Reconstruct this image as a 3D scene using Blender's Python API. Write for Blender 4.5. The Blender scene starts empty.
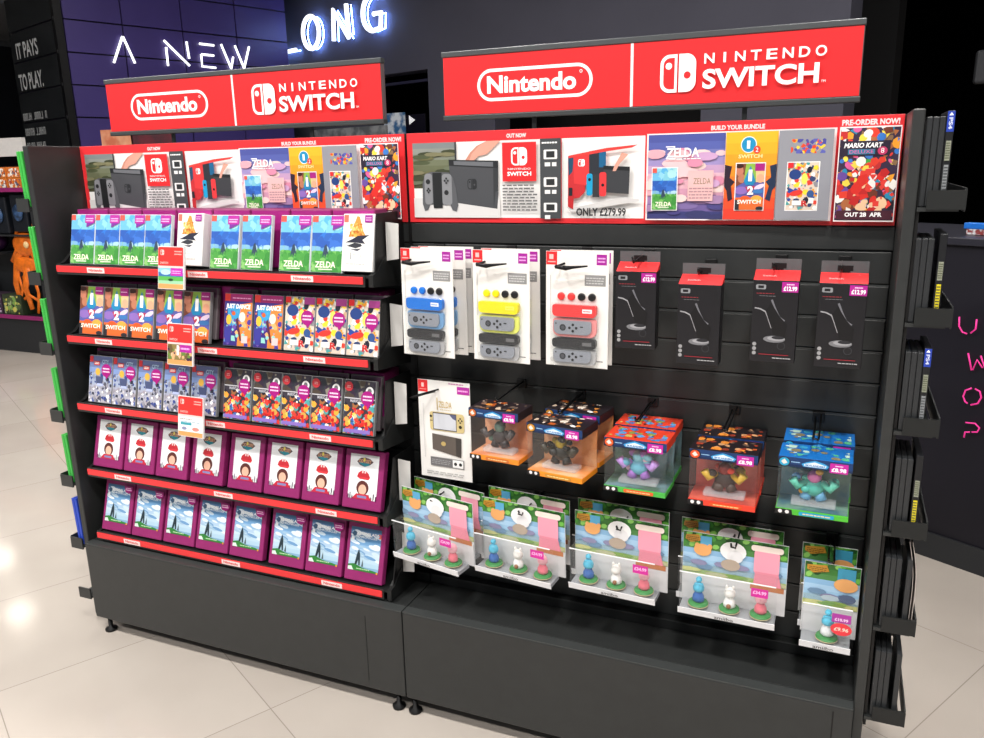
import bpy, bmesh, math, random
from mathutils import Vector, Matrix
SC = bpy.context.scene
COL = SC.collection
PI = math.pi

# ------------------------------------------------------------------ camera
CAM = Vector((1.13875, -2.078375, 1.625))
RT = Vector((0.9204908, 0.39014897, -0.02191952))
UP = Vector((-0.07596632, 0.23368958, 0.9693391))
FW = Vector((-0.38330901, 0.89060258, -0.24474729))
cd = bpy.data.cameras.new('camera'); cam = bpy.data.objects.new('camera', cd); COL.objects.link(cam)
cam.matrix_world = Matrix(((RT.x, UP.x, -FW.x, CAM.x), (RT.y, UP.y, -FW.y, CAM.y), (RT.z, UP.z, -FW.z, CAM.z), (0, 0, 0, 1)))
cd.sensor_width = 36; cd.lens = 813.45 / 984 * 36; cd.clip_start = .05; cd.clip_end = 100
SC.camera = cam
SC.view_settings.view_transform = 'Standard'; SC.view_settings.look = 'None'
SC.view_settings.gamma = 1; SC.view_settings.exposure = -.8

# ------------------------------------------------------------------ materials
def lin(c):
    return tuple((v / 12.92 if v <= .04045 else ((v + .055) / 1.055) ** 2.4) for v in c)
def rgb(h):
    return lin(tuple(int(h[i:i + 2], 16) / 255 for i in (0, 2, 4))) + (1,)
MATS = {}
def mat(h, rough=.45, metal=0, spec=.4, emit=0, noise=0, nscale=40, bump=0, alt=None):
    key = (h, rough, metal, spec, emit, noise, nscale, bump, alt)
    if key in MATS: return MATS[key]
    m = bpy.data.materials.new('paint_' + h); m.use_nodes = True
    nt = m.node_tree; b = nt.nodes['Principled BSDF']
    c = rgb(h)
    b.inputs['Base Color'].default_value = c
    b.inputs['Roughness'].default_value = rough
    b.inputs['Metallic'].default_value = metal
    b.inputs['Specular IOR Level'].default_value = spec
    if emit:
        b.inputs['Emission Color'].default_value = c; b.inputs['Emission Strength'].default_value = emit
    if noise or bump or alt:
        tc = nt.nodes.new('ShaderNodeTexCoord'); nz = nt.nodes.new('ShaderNodeTexNoise')
        nz.inputs['Scale'].default_value = nscale; nz.inputs['Detail'].default_value = 4
        nt.links.new(tc.outputs['Object'], nz.inputs['Vector'])
        if noise or alt:
            r = nt.nodes.new('ShaderNodeValToRGB'); nt.links.new(nz.outputs['Fac'], r.inputs['Fac'])
            if alt:
                c2 = rgb(alt); r.color_ramp.elements[0].position = .42; r.color_ramp.elements[1].position = .58
                r.color_ramp.elements[0].color = c; r.color_ramp.elements[1].color = c2
            else:
                r.color_ramp.elements[0].position = .3; r.color_ramp.elements[1].position = .7
                r.color_ramp.elements[0].color = tuple(v * (1 - noise) for v in c[:3]) + (1,)
                r.color_ramp.elements[1].color = tuple(min(1, v * (1 + noise)) for v in c[:3]) + (1,)
            nt.links.new(r.outputs['Color'], b.inputs['Base Color'])
        if bump:
            bp = nt.nodes.new('ShaderNodeBump'); bp.inputs['Strength'].default_value = bump; bp.inputs['Distance'].default_value = .002
            nt.links.new(nz.outputs['Fac'], bp.inputs['Height']); nt.links.new(bp.outputs['Normal'], b.inputs['Normal'])
    MATS[key] = m
    return m
def clear_mat(name, tint='fcfdfd', rough=.08, alpha=.02):
    if name in MATS: return MATS[name]
    m = bpy.data.materials.new(name); m.use_nodes = True; nt = m.node_tree
    out = nt.nodes['Material Output']; nt.nodes.remove(nt.nodes['Principled BSDF'])
    t = nt.nodes.new('ShaderNodeBsdfTransparent'); g = nt.nodes.new('ShaderNodeBsdfGlossy'); d = nt.nodes.new('ShaderNodeBsdfDiffuse')
    t.inputs[0].default_value = rgb(tint); g.inputs[0].default_value = (1, 1, 1, 1); g.inputs['Roughness'].default_value = rough
    d.inputs[0].default_value = (.85, .87, .9, 1)
    lw = nt.nodes.new('ShaderNodeLayerWeight'); lw.inputs[0].default_value = .5; pw = nt.nodes.new('ShaderNodeMath'); pw.operation = 'POWER'; pw.inputs[1].default_value = 4; nt.links.new(lw.outputs['Facing'], pw.inputs[0]); f = nt.nodes.new('ShaderNodeMath'); f.operation = 'MULTIPLY_ADD'; f.inputs[1].default_value = .35; f.inputs[2].default_value = .018; nt.links.new(pw.outputs[0], f.inputs[0])
    m1 = nt.nodes.new('ShaderNodeMixShader'); m2 = nt.nodes.new('ShaderNodeMixShader')
    m1.inputs[0].default_value = alpha
    nt.links.new(t.outputs[0], m1.inputs[1]); nt.links.new(d.outputs[0], m1.inputs[2])
    nt.links.new(f.outputs[0], m2.inputs[0]); nt.links.new(m1.outputs[0], m2.inputs[1]); nt.links.new(g.outputs[0], m2.inputs[2])
    nt.links.new(m2.outputs[0], out.inputs[0]); MATS[name] = m
    return m
RACK = mat('2a2c2c', .42, 0, .5, noise=.08, nscale=30)
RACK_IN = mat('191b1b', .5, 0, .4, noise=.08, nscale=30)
RACK_LIP = mat('3c3f3f', .35, 0, .5, noise=.06)
BLACK = mat('0c0c0d', .5)
WIRE = mat('111113', .3, .3)
RED = 'e02a2e'
CLEAR = clear_mat('clear_plastic')
CLEAR2 = clear_mat('clear_keeper', alpha=.2, rough=.15)
MAG = '8c2564'

# ------------------------------------------------------------------ mesh helpers
class MB:
    """collects shapes with materials, builds ONE mesh object"""
    def __init__(s): s.v = []; s.f = []; s.m = []; s.mats = []; s.smooth = []
    def mi(s, m):
        if m not in s.mats: s.mats.append(m)
        return s.mats.index(m)
    def add(s, vs, fs, m, smooth=False):
        o = len(s.v); s.v += [tuple(v) for v in vs]; k = s.mi(m)
        for f in fs: s.f.append([i + o for i in f]); s.m.append(k); s.smooth.append(smooth)
    def box(s, x0, y0, z0, x1, y1, z1, m, bev=0, M=None):
        if bev:
            bm = bmesh.new(); bmesh.ops.create_cube(bm, size=1)
            for v in bm.verts: v.co = Vector(((x0 + x1) / 2 + v.co.x * (x1 - x0), (y0 + y1) / 2 + v.co.y * (y1 - y0), (z0 + z1) / 2 + v.co.z * (z1 - z0)))
            bmesh.ops.bevel(bm, geom=bm.edges[:], offset=bev, segments=2, affect='EDGES', profile=.5)
            bm.verts.index_update(); vs = [v.co.copy() for v in bm.verts]; fs = [[v.index for v in f.verts] for f in bm.faces]; bm.free()
        else:
            vs = [Vector(p) for p in ((x0, y0, z0), (x1, y0, z0), (x1, y1, z0), (x0, y1, z0), (x0, y0, z1), (x1, y0, z1), (x1, y1, z1), (x0, y1, z1))]
            fs = [(0, 3, 2, 1), (4, 5, 6, 7), (0, 1, 5, 4), (1, 2, 6, 5), (2, 3, 7, 6), (3, 0, 4, 7)]
        if M: vs = [M @ v for v in vs]
        s.add(vs, fs, m)
    def tube(s, pts, r, m, n=8, cap=True):
        pts = [Vector(p) for p in pts]; vs = []; fs = []
        for i, p in enumerate(pts):
            d = (pts[min(i + 1, len(pts) - 1)] - pts[max(i - 1, 0)]).normalized()
            a = d.orthogonal().normalized() if i == 0 else (a - d * a.dot(d)).normalized()
            b = d.cross(a); rr = r[i] if isinstance(r, (list, tuple)) else r
            for k in range(n):
                t = 2 * PI * k / n; vs.append(p + (a * math.cos(t) + b * math.sin(t)) * rr)
        for i in range(len(pts) - 1):
            for k in range(n): fs.append((i * n + k, i * n + (k + 1) % n, (i + 1) * n + (k + 1) % n, (i + 1) * n + k))
        if cap: fs.append(tuple(range(n))[::-1]); fs.append(tuple(range((len(pts) - 1) * n, len(pts) * n)))
        s.add(vs, fs, m, True)
    def lathe(s, prof, m, c=(0, 0, 0), n=20, sx=1, sy=1):
        vs = []; fs = []
        for (r, z) in prof:
            for k in range(n):
                t = 2 * PI * k / n; vs.append((c[0] + r * sx * math.cos(t), c[1] + r * sy * math.sin(t), c[2] + z))
        for i in range(len(prof) - 1):
            for k in range(n): fs.append((i * n + k, i * n + (k + 1) % n, (i + 1) * n + (k + 1) % n, (i + 1) * n + k))
        fs.append(tuple(range(n))[::-1]); fs.append(tuple(range((len(prof) - 1) * n, len(prof) * n)))
        s.add(vs, fs, m, True)
    def ball(s, c, r, m, sx=1, sy=1, sz=1):
        s.lathe([(r * math.cos(a), r * sz * math.sin(a)) for a in [(-PI / 2 + .15) + (PI - .3) * i / 8 for i in range(9)]], m, c, 14, sx, sy)
    def prism(s, poly, axis, a, b, m):
        """poly in the two other axes, extruded along axis between a and b"""
        n = len(poly)
        def P(p, t): return {'x': (t, p[0], p[1]), 'y': (p[0], t, p[1]), 'z': (p[0], p[1], t)}[axis]
        vs = [P(p, a) for p in poly] + [P(p, b) for p in poly]
        fs = [tuple(range(n)), tuple(range(n, 2 * n))[::-1]] + [(i, i + n, (i + 1) % n + n, (i + 1) % n) for i in range(n)]
        s.add(vs, fs, m)
    def obj(s, name, parent=None, loc=(0, 0, 0), rot=(0, 0, 0)):
        me = bpy.data.meshes.new(name); me.from_pydata(s.v, [], s.f)
        for m in s.mats: me.materials.append(m)
        me.polygons.foreach_set('material_index', s.m); me.polygons.foreach_set('use_smooth', s.smooth)
        me.update()
        bm = bmesh.new(); bm.from_mesh(me); bmesh.ops.recalc_face_normals(bm, faces=bm.faces[:]) if not getattr(s, 'flat', False) else None
        bm.to_mesh(me); bm.free()
        o = bpy.data.objects.new(name, me); COL.objects.link(o); o.location = loc; o.rotation_euler = rot
        if parent: o.parent = parent
        return o

TXT = {}
def text_geo(t, bold=0, res=3, shear=0):
    k = (t, bold, res, shear)
    if k in TXT: return TXT[k]
    cu = bpy.data.curves.new('t', 'FONT'); cu.body = t; cu.offset = bold; cu.resolution_u = res; cu.shear = shear; cu.size = 1
    o = bpy.data.objects.new('t', cu); COL.objects.link(o)
    dg = bpy.context.evaluated_depsgraph_get(); me = bpy.data.meshes.new_from_object(o.evaluated_get(dg))
    vs = [(v.co.x, v.co.y) for v in me.vertices]; fs = [tuple(p.vertices) for p in me.polygons]
    bpy.data.objects.remove(o); bpy.data.curves.remove(cu); bpy.data.meshes.remove(me)
    x0 = min(v[0] for v in vs); x1 = max(v[0] for v in vs); y0 = min(v[1] for v in vs); y1 = max(v[1] for v in vs)
    vs = [((v[0] - x0) / (x1 - x0), (v[1] - y0) / (y1 - y0)) for v in vs]
    TXT[k] = (vs, fs, (x1 - x0) / (y1 - y0)); return TXT[k]

class Cv(MB):
    """a printed sheet: flat shapes stacked in the local XZ plane, facing -Y. (x,y) metres"""
    flat = True
    def __init__(s, eps=.00004): super().__init__(); s.z = 0; s.eps = eps; s.clip = None
    def put(s, pts, faces, col, up=True, **k):
        if up: s.z += s.eps
        if s.clip:
            a, b, c, d = s.clip; pts = [(min(max(p[0], a), c), min(max(p[1], b), d)) for p in pts]
        m = col if isinstance(col, bpy.types.Material) else mat(col, .38, **k)
        s.add([(p[0], -s.z, p[1]) for p in pts], faces, m)
    def rect(s, x0, y0, x1, y1, col, **k): s.put([(x0, y0), (x1, y0), (x1, y1), (x0, y1)], [(0, 1, 2, 3)], col, **k)
    def poly(s, pts, col, **k):
        n = len(pts); area = sum(pts[i][0] * pts[(i + 1) % n][1] - pts[(i + 1) % n][0] * pts[i][1] for i in range(n))
        if area < 0: pts = pts[::-1]
        s.put(pts, [tuple(range(n))], col, **k)
    def ell(s, cx, cy, rx, ry, col, n=20, rot=0, **k):
        c, q = math.cos(rot), math.sin(rot)
        s.put([(cx + rx * math.cos(2 * PI * i / n) * c - ry * math.sin(2 * PI * i / n) * q, cy + rx * math.cos(2 * PI * i / n) * q + ry * math.sin(2 * PI * i / n) * c) for i in range(n)], [tuple(range(n))], col, **k)
    def rrect(s, x0, y0, x1, y1, r, col, n=8, tl=1, tr=1, br=1, bl=1):
        pts = []
        for (cx, cy, a, on) in ((x1, y0, -PI / 2, br), (x1, y1, 0, tr), (x0, y1, PI / 2, tl), (x0, y0, PI, bl)):
            if not on: pts.append((cx, cy)); continue
            ccx = cx - r if cx == x1 else cx + r; ccy = cy + r if cy == y0 else cy - r
            for i in range(n + 1):
                t = a + PI / 2 * i / n; pts.append((ccx + r * math.cos(t), ccy + r * math.sin(t)))
        s.poly(pts, col)
    def line(s, pts, w, col, **k):
        for (a, b) in zip(pts[:-1], pts[1:]):
            dx, dy = b[0] - a[0], b[1] - a[1]; L = math.hypot(dx, dy) or 1; nx, ny = -dy / L * w / 2, dx / L * w / 2
            s.poly([(a[0] - nx, a[1] - ny), (b[0] - nx, b[1] - ny), (b[0] + nx, b[1] + ny), (a[0] + nx, a[1] + ny)], col, **k)
    def text(s, t, x0, y0, x1, y1, col, bold=0, res=2, shear=0, **k):
        vs, fs, _ = text_geo(t, bold, res, shear)
        s.put([(x0 + v[0] * (x1 - x0), y0 + v[1] * (y1 - y0)) for v in vs], fs, col, **k)
    def blobs(s, x0, y0, x1, y1, n, pal, seed, r0=.06, r1=.16):
        R = random.Random(seed); w = x1 - x0; h = y1 - y0; old = s.clip; s.clip = (x0, y0, x1, y1); e = s.eps; s.eps = .000006; n = int(n * 2.4); r0 *= .42; r1 *= .7
        for i in range(n):
            cx, cy = x0 + R.random() * w, y0 + R.random() * h; r = (r0 + (r1 - r0) * R.random()) * w
            if R.random() < .5: s.ell(cx, cy, r, r * R.uniform(.5, 1.2), R.choice(pal), n=9, rot=R.random() * 3)
            else:
                a = R.random() * 6.28; k = R.choice((3, 4, 5))
                s.poly([(cx + r * R.uniform(.8, 1.3) * math.cos(a + 2 * PI * j / k), cy + r * R.uniform(.8, 1.3) * math.sin(a + 2 * PI * j / k)) for j in range(k)], R.choice(pal))
        s.clip = old; s.eps = e
    def bars(s, x0, y0, x1, y1, rows, col, seed=1):
        """small print too fine to read"""
        R = random.Random(seed); h = (y1 - y0) / rows; s.z += s.eps
        for i in range(rows):
            x = x0
            while x < x1 - .1 * (x1 - x0):
                w = R.uniform(.08, .2) * (x1 - x0); s.rect(x, y0 + h * i + h * .2, min(x + w, x1), y0 + h * i + h * .65, col, up=False); x += w + .03 * (x1 - x0)
        s.z += s.eps
    def console_mark(s, cx, cy, h, col='ffffff', bg=RED):
        w = h * .98; g = h * .05; r = h * .26
        s.rrect(cx - w / 2, cy - h / 2, cx - g / 2, cy + h / 2, r, col, tr=0, br=0)
        s.rrect(cx - w / 2 + h * .09, cy - h / 2 + h * .09, cx - g / 2 - h * .07, cy + h / 2 - h * .09, r * .7, bg, tr=0, br=0)
        s.ell(cx - w * .26, cy + h * .2, h * .09, h * .09, col)
        s.rrect(cx + g / 2, cy - h / 2, cx + w / 2, cy + h / 2, r, col, tl=0, bl=0)
        s.ell(cx + w * .26, cy - h * .06, h * .095, h * .095, bg)
    def pill_logo(s, cx, cy, w, h, col='ffffff', bg=RED):
        s.rrect(cx - w / 2, cy - h / 2, cx + w / 2, cy + h / 2, h * .499, col, n=12)
        t = h * .1; s.rrect(cx - w / 2 + t, cy - h / 2 + t, cx + w / 2 - t, cy + h / 2 - t, h * .499 - t, bg, n=12)
        s.text('Nintendo', cx - w * .41, cy - h * .27, cx + w * .365, cy + h * .28, col, bold=.035, res=4)
        s.ell(cx + w * .405, cy + h * .25, h * .05, h * .05, col, n=12); s.ell(cx + w * .405, cy + h * .25, h * .03, h * .03, bg, n=12)

def tag(o, label=None, cat=None, group=None, kind=None):
    if label: o['label'] = label
    if cat: o['category'] = cat
    if group: o['group'] = group
    if kind: o['kind'] = kind
    return o
def thing(name, label, cat, loc=(0, 0, 0), rot=(0, 0, 0), group=None):
    o = bpy.data.objects.new(name, None); COL.objects.link(o); o.location = loc; o.rotation_euler = rot; o.empty_display_size = .05
    return tag(o, label, cat, group)
def children(o): return [c for c in COL.objects if c.parent == o]
KIDS = {}
def dup(root, loc, rot, label, group=None, first=False):
    if first: r = root
    else:
        if root.name not in KIDS: KIDS[root.name] = [(c, children(c)) for c in children(root)]
        r = root.copy(); COL.objects.link(r)
        for (ch, gs) in KIDS[root.name]:
            c = ch.copy(); COL.objects.link(c); c.parent = r
            for g in gs:
                d = g.copy(); COL.objects.link(d); d.parent = c
    r.location = loc; r.rotation_euler = rot; r['label'] = label
    if group: r['group'] = group
    return r
class Stamp:
    """first placement uses the prototype itself, later ones copy it"""
    def __init__(s, root): s.root = root; s.used = False
    def __call__(s, loc, rot, label, group=None):
        if s.used: return dup(s.root, loc, rot, label, group)
        s.used = True
        KIDS[s.root.name] = [(c, children(c)) for c in children(s.root)]
        return dup(s.root, loc, rot, label, group, first=True)
ORD = ['first', 'second', 'third', 'fourth', 'fifth', 'sixth', 'seventh', 'eighth', 'ninth', 'tenth', 'eleventh', 'twelfth']

# ------------------------------------------------------------------ setting
CEIL = 4.6
UDIR = Vector((.328, .944, 0)).normalized(); WDIR = Vector((UDIR.y, -UDIR.x, 0))
AW = math.atan2(WDIR.y, WDIR.x)
def floor_mat():
    m = bpy.data.materials.new('floor_tile'); m.use_nodes = True; nt = m.node_tree; b = nt.nodes['Principled BSDF']
    N = nt.nodes.new; Lk = nt.links.new
    geo = N('ShaderNodeNewGeometry')
    def dot(nx, ny, off):
        d = N('ShaderNodeVectorMath'); d.operation = 'DOT_PRODUCT'; Lk(geo.outputs['Position'], d.inputs[0]); d.inputs[1].default_value = (nx, ny, 0)
        a = N('ShaderNodeMath'); a.operation = 'ADD'; Lk(d.outputs['Value'], a.inputs[0]); a.inputs[1].default_value = -off + 65.6
        q = N('ShaderNodeMath'); q.operation = 'DIVIDE'; Lk(a.outputs[0], q.inputs[0]); q.inputs[1].default_value = .656
        fl = N('ShaderNodeMath'); fl.operation = 'FLOOR'; Lk(q.outputs[0], fl.inputs[0])
        fr = N('ShaderNodeMath'); fr.operation = 'FRACT'; Lk(q.outputs[0], fr.inputs[0])
        lt = N('ShaderNodeMath'); lt.operation = 'LESS_THAN'; Lk(fr.outputs[0], lt.inputs[0]); lt.inputs[1].default_value = .0048
        return fl, lt
    f1, l1 = dot(.879, -.477, -.829); f2, l2 = dot(.477, .879, -1.142)
    mx = N('ShaderNodeMath'); mx.operation = 'MAXIMUM'; Lk(l1.outputs[0], mx.inputs[0]); Lk(l2.outputs[0], mx.inputs[1])
    cb = N('ShaderNodeCombineXYZ'); Lk(f1.outputs[0], cb.inputs[0]); Lk(f2.outputs[0], cb.inputs[1])
    wn = N('ShaderNodeTexWhiteNoise'); Lk(cb.outputs[0], wn.inputs['Vector'])
    nz = N('ShaderNodeTexNoise'); nz.inputs['Scale'].default_value = 1.7; nz.inputs['Detail'].default_value = 3; Lk(geo.outputs['Position'], nz.inputs['Vector'])
    av = N('ShaderNodeMath'); av.operation = 'MULTIPLY_ADD'; Lk(wn.outputs['Value'], av.inputs[0]); av.inputs[1].default_value = .25; Lk(nz.outputs['Fac'], av.inputs[2])
    r = N('ShaderNodeValToRGB'); Lk(av.outputs[0], r.inputs[0])
    r.color_ramp.elements[0].position = .35; r.color_ramp.elements[0].color = rgb('b3aaa1'); r.color_ramp.elements[1].position = .85; r.color_ramp.elements[1].color = rgb('bfb7ae')
    mc = N('ShaderNodeMix'); mc.data_type = 'RGBA'; Lk(mx.outputs[0], mc.inputs[0]); Lk(r.outputs[0], mc.inputs[6]); mc.inputs[7].default_value = rgb('958d84')
    Lk(mc.outputs[2], b.inputs['Base Color'])
    b.inputs['Roughness'].default_value = .1; b.inputs['Specular IOR Level'].default_value = .3
    n2 = N('ShaderNodeTexNoise'); n2.inputs['Scale'].default_value = 5; Lk(geo.outputs['Position'], n2.inputs['Vector'])
    bp = N('ShaderNodeBump'); bp.inputs['Strength'].default_value = .02; bp.inputs['Distance'].default_value = .01; Lk(n2.outputs['Fac'], bp.inputs['Height']); Lk(bp.outputs[0], b.inputs['Normal'])
    return m
b = MB(); b.box(-16, -7, -.1, 9, 19, 0, floor_mat()); tag(b.obj('floor'), kind='structure')
b = MB(); b.box(-16, -7, CEIL, 9, 19, CEIL + .15, mat('0d0d0f', .9, spec=.1, noise=.2, nscale=2)); tag(b.obj('ceiling'), kind='structure')
b = MB(); b.box(-16, 18.8, 0, 9, 19, CEIL, mat('08080a', .9, spec=.1, noise=.2, nscale=2)); tag(b.obj('wall_back'), kind='structure')
b = MB(); b.box(8.8, -7, 0, 9, 18.8, CEIL, mat('0a0a0c', .9, spec=.1, noise=.2, nscale=2)); tag(b.obj('wall_right'), kind='structure')
b = MB(); b.box(-16, -7, 0, -15.8, 18.8, CEIL, mat('8a8c90', .8, spec=.2, noise=.05, nscale=2)); b.box(-15.8, -7, 0, -15.77, 18.8, 4.3, mat('2b2e36', .7, noise=.1, nscale=2)); tag(b.obj('wall_left'), kind='structure')

b = MB(); b.box(-15.77, 6.5, 4.42, -12.2, 18.7, CEIL - .005, mat('b4b5b8', .7, noise=.05, nscale=1)); tag(b.obj('trim_3'), kind='structure')
# dark grey facade with two dark openings
E0 = Vector((-5.55, 7.66, 0))          # starts just past the purple kiosk
def on_wall(t, out, z): return E0 + WDIR * t - UDIR * out + Vector((0, 0, z))
MW = Matrix.Translation(E0) @ Matrix.Rotation(AW, 4, 'Z')
WG = mat('4b4b57', .7, spec=.25, noise=.06, nscale=1.5)
b = MB()
def wb(x0, z0, x1, z1, y0=0, y1=.25): b.box(x0, y0, z0, x1, y1, z1, WG, M=MW)
def at_wall(px, py, out=0):
    q0 = E0 - UDIR * out
    d = FW * 813.45 + RT * (px - 492) - UP * (py - 369); t = (q0 - CAM).dot(UDIR) / d.dot(UDIR); q = CAM + d * t - E0
    return (round(q.dot(WDIR), 3), round(q.z, 3))
o0, o1, o2, o3, oe = at_wall(366, 80)[0], at_wall(428, 80)[0], at_wall(494, 60)[0], at_wall(704, 30)[0], at_wall(847, 60)[0]
oz = at_wall(427, 69)[1]
wb(-1.3, 0, o0, CEIL); wb(o0, oz, o1, CEIL); wb(o1, 0, o2, CEIL); wb(o2, oz, o3, CEIL); wb(o3, 0, oe, CEIL)
wb(o0, 0, o1, 1.2); wb(o2, 0, o3, 1.2)
b.box(o0, .1, oz - .12, o1, .16, oz - .09, mat('23233a', .5), M=MW)
tag(b.obj('trim_1'), kind='structure')
b = MB(); b.box(1.2, 1.2, 0, 7.0, 1.4, 3.4, mat('060608', .8, noise=.2, nscale=2), M=MW); tag(b.obj('trim_2'), kind='structure')

# glowing white letters on the facade:  L O N G
GLOW = mat('f4f8ff', .4, emit=3.2); BACK = mat('6f9cff', .4, emit=60)
LET = {
 'L': [[at_wall(262, 15, .11), at_wall(267, 56, .11), at_wall(296, 50, .11)]],
 'N': [[at_wall(334, 41, .11), at_wall(333, 10, .11), at_wall(349, 38, .11)], [at_wall(349, 34, .11), at_wall(346, 4, .11)]],
}
def ell_pts(c, a, b_, t0, t1, n=20): return [(c[0] + a * math.cos(t0 + (t1 - t0) * i / n), c[1] + b_ * math.sin(t0 + (t1 - t0) * i / n)) for i in range(n + 1)]
o_l, o_r, o_t, o_b = at_wall(303, 34, .11), at_wall(319, 32, .11), at_wall(311, 16, .11), at_wall(311, 49, .11)
LET['O'] = [ell_pts(((o_l[0] + o_r[0]) / 2, (o_t[1] + o_b[1]) / 2), (o_r[0] - o_l[0]) / 2, (o_t[1] - o_b[1]) / 2, 0, 2 * PI)]
g_t = at_wall(376, -6, .11); gl = at_wall(363, 16, .11); gb = at_wall(372, 31, .11); gr = at_wall(381, 12, .11); gr2 = at_wall(381, 29, .11)
gc = (gb[0] + .03, (g_t[1] + gb[1]) / 2); ga = gc[0] - gl[0]; gh = (g_t[1] - gb[1]) / 2
LET['G'] = [ell_pts(gc, ga, gh, PI * .28, PI * 1.5) + [(gr[0] - .02, gb[1] + .02), gr, (gr[0] - .14, gr[1] - .005)]]
root = thing('illuminated_sign', 'blue-white glowing handwritten capital letters on the dark grey wall', 'sign', tuple(E0), (0, 0, AW))
for ch in 'LONG':
    b = MB(); g = MB()
    for st in LET[ch]:
        b.tube([(p[0], -.11, p[1]) for p in st], .028, GLOW, 8)
        g.tube([(p[0], -.035, p[1]) for p in st], .007, BACK, 6)
    o = b.obj('letter', root); g.obj('back_glow', o)

# purple kiosk tower with neon lettering, dark glossy left side
CO = Vector((-6.616, 4.6, 0))
AU = math.atan2(UDIR.y, UDIR.x)
def at_plane(px, py, q, n):
    d = FW * 813.45 + RT * (px - 492) - UP * (py - 369); t = (q - CAM).dot(n) / d.dot(n); return CAM + d * t
PUR = mat('463b79', .33, spec=.5, noise=.10, nscale=1.2); PDK = mat('15131f', .6)
root = thing('kiosk_tower', 'tall purple panelled tower with dark glossy left side behind the shelving', 'wall', tuple(CO), (0, 0, AU))
b = MB(); b.box(.02, .03, 0, 2.83, 1.4, CEIL - .01, PDK); b.obj('core', root)
pan = []
zs = [.23, .56, .89, 1.22, 1.55, 1.88, 2.212, 2.547, 2.877, 3.207, 3.575, 3.94, 4.27, 4.56]
for i in range(len(zs) - 1):
    for (x0, x1) in ((.06, .69), (.69, 1.40), (1.40, 2.11), (2.11, 2.85)):
        b = MB(); b.box(x0 + .008, 0, zs[i] + .008, x1 - .008, .03, zs[i + 1] - .008, PUR); b.obj('wall_panel', root)
GL = mat('26282a', .22, spec=.6, noise=.25, nscale=3)
for i in range(len(zs) - 1):
    b = MB(); b.box(-.0, .07, zs[i] + .01, .03, 1.42, zs[i + 1] - .01, GL); b.obj('side_panel', root)
b = MB(); b.box(-.03, -.01, 0, .05, .06, CEIL - .01, mat('08080b', .4)); 
for z in zs: b.tube([(-.03, .02, z), (-.02, .02, z)], .02, mat('8a8a90', .3, .8), 8)
b.obj('corner_post', root)
NEO = mat('ffffff', .4, emit=3.2)
def purp(px, py):
    q = at_plane(px, py, CO, WDIR) - CO; return (q.dot(UDIR), -.03, q.z)
b = MB()
def z2p(cx, cy): return (50 + cx / 3.936, cy / 3.936)      # pixel of the lettering close-up
strokes = {'A': [[(280, 145), (247, 248)], [(282, 145), (330, 250)]],
 'N': [[(443, 160), (545, 260)], [(452, 187), (460, 260)], [(532, 165), (543, 232)]],
 'E': [[(583, 173), (640, 180)], [(592, 215), (640, 220)], [(590, 215), (594, 262), (648, 268)]],
 'W': [[(668, 175), (708, 270)], [(708, 272), (716, 225)], [(722, 180), (760, 272)], [(778, 185), (758, 275)]]}
for ch, sts in strokes.items():
    b = MB()
    for st in sts: b.tube([purp(*z2p(*p)) for p in st], .0125, NEO, 6)
    b.obj('neon_letter', root)
def side(px, py):
    q = at_plane(px, py, CO, UDIR) - CO; return (-WDIR.dot(q), q.z)
W2 = mat('d8dadb', .5)
def side_text(t, p_tl, p_br, bold=.02):
    a = side(*p_tl); c = side(*p_br); vs, fs, _ = text_geo(t, bold)
    x0, x1, z0, z1 = a[0], c[0], c[1], a[1]
    m = MB(); m.flat = True
    m.add([(-.004, x0 + v[0] * (x1 - x0), z0 + v[1] * (z1 - z0)) for v in vs], fs, W2); m.obj('lettering', root)
side_text('IT PAYS', (15.5, 44), (39, 54)); side_text('TO PLAY.', (18.5, 75), (44.5, 86.5))
def side_bars(y_l, y_r, sd):
    R = random.Random(sd); m = MB(); m.flat = True
    (a, z1), (c_, z0) = side(23 + (y_l - 112) * .15, y_l), side(46.5, y_r + 7)
    x = a; k = 0
    while (x - c_) * (a - c_) > 0 and k < 40:
        wd = R.uniform(.035, .05) * (1 if c_ > a else -1); t = R.choice((0, 1, 2)); xa, xb = sorted((x, x + wd)); th = .012
        m.add([(-.004, xa, z0), (-.004, xa + th, z0), (-.004, xa + th, z1), (-.004, xa, z1)], [(0, 1, 2, 3)], W2)
        m.add([(-.004, xb - th, z0), (-.004, xb, z0), (-.004, xb, z1), (-.004, xb - th, z1)], [(0, 1, 2, 3)], W2) if t else None
        zz = (z0, (z0 + z1) / 2, z1 - .012)[t]; m.add([(-.004, xa, zz), (-.004, xb, zz), (-.004, xb, zz + .012), (-.004, xa, zz + .012)], [(0, 1, 2, 3)], W2)
        x += wd * (1.35 if k % 5 != 4 else 2.6); k += 1
    m.obj('lettering', root)
side_bars(114, 111, 3); side_bars(129, 127, 5); side_bars(143, 141, 8)

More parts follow.
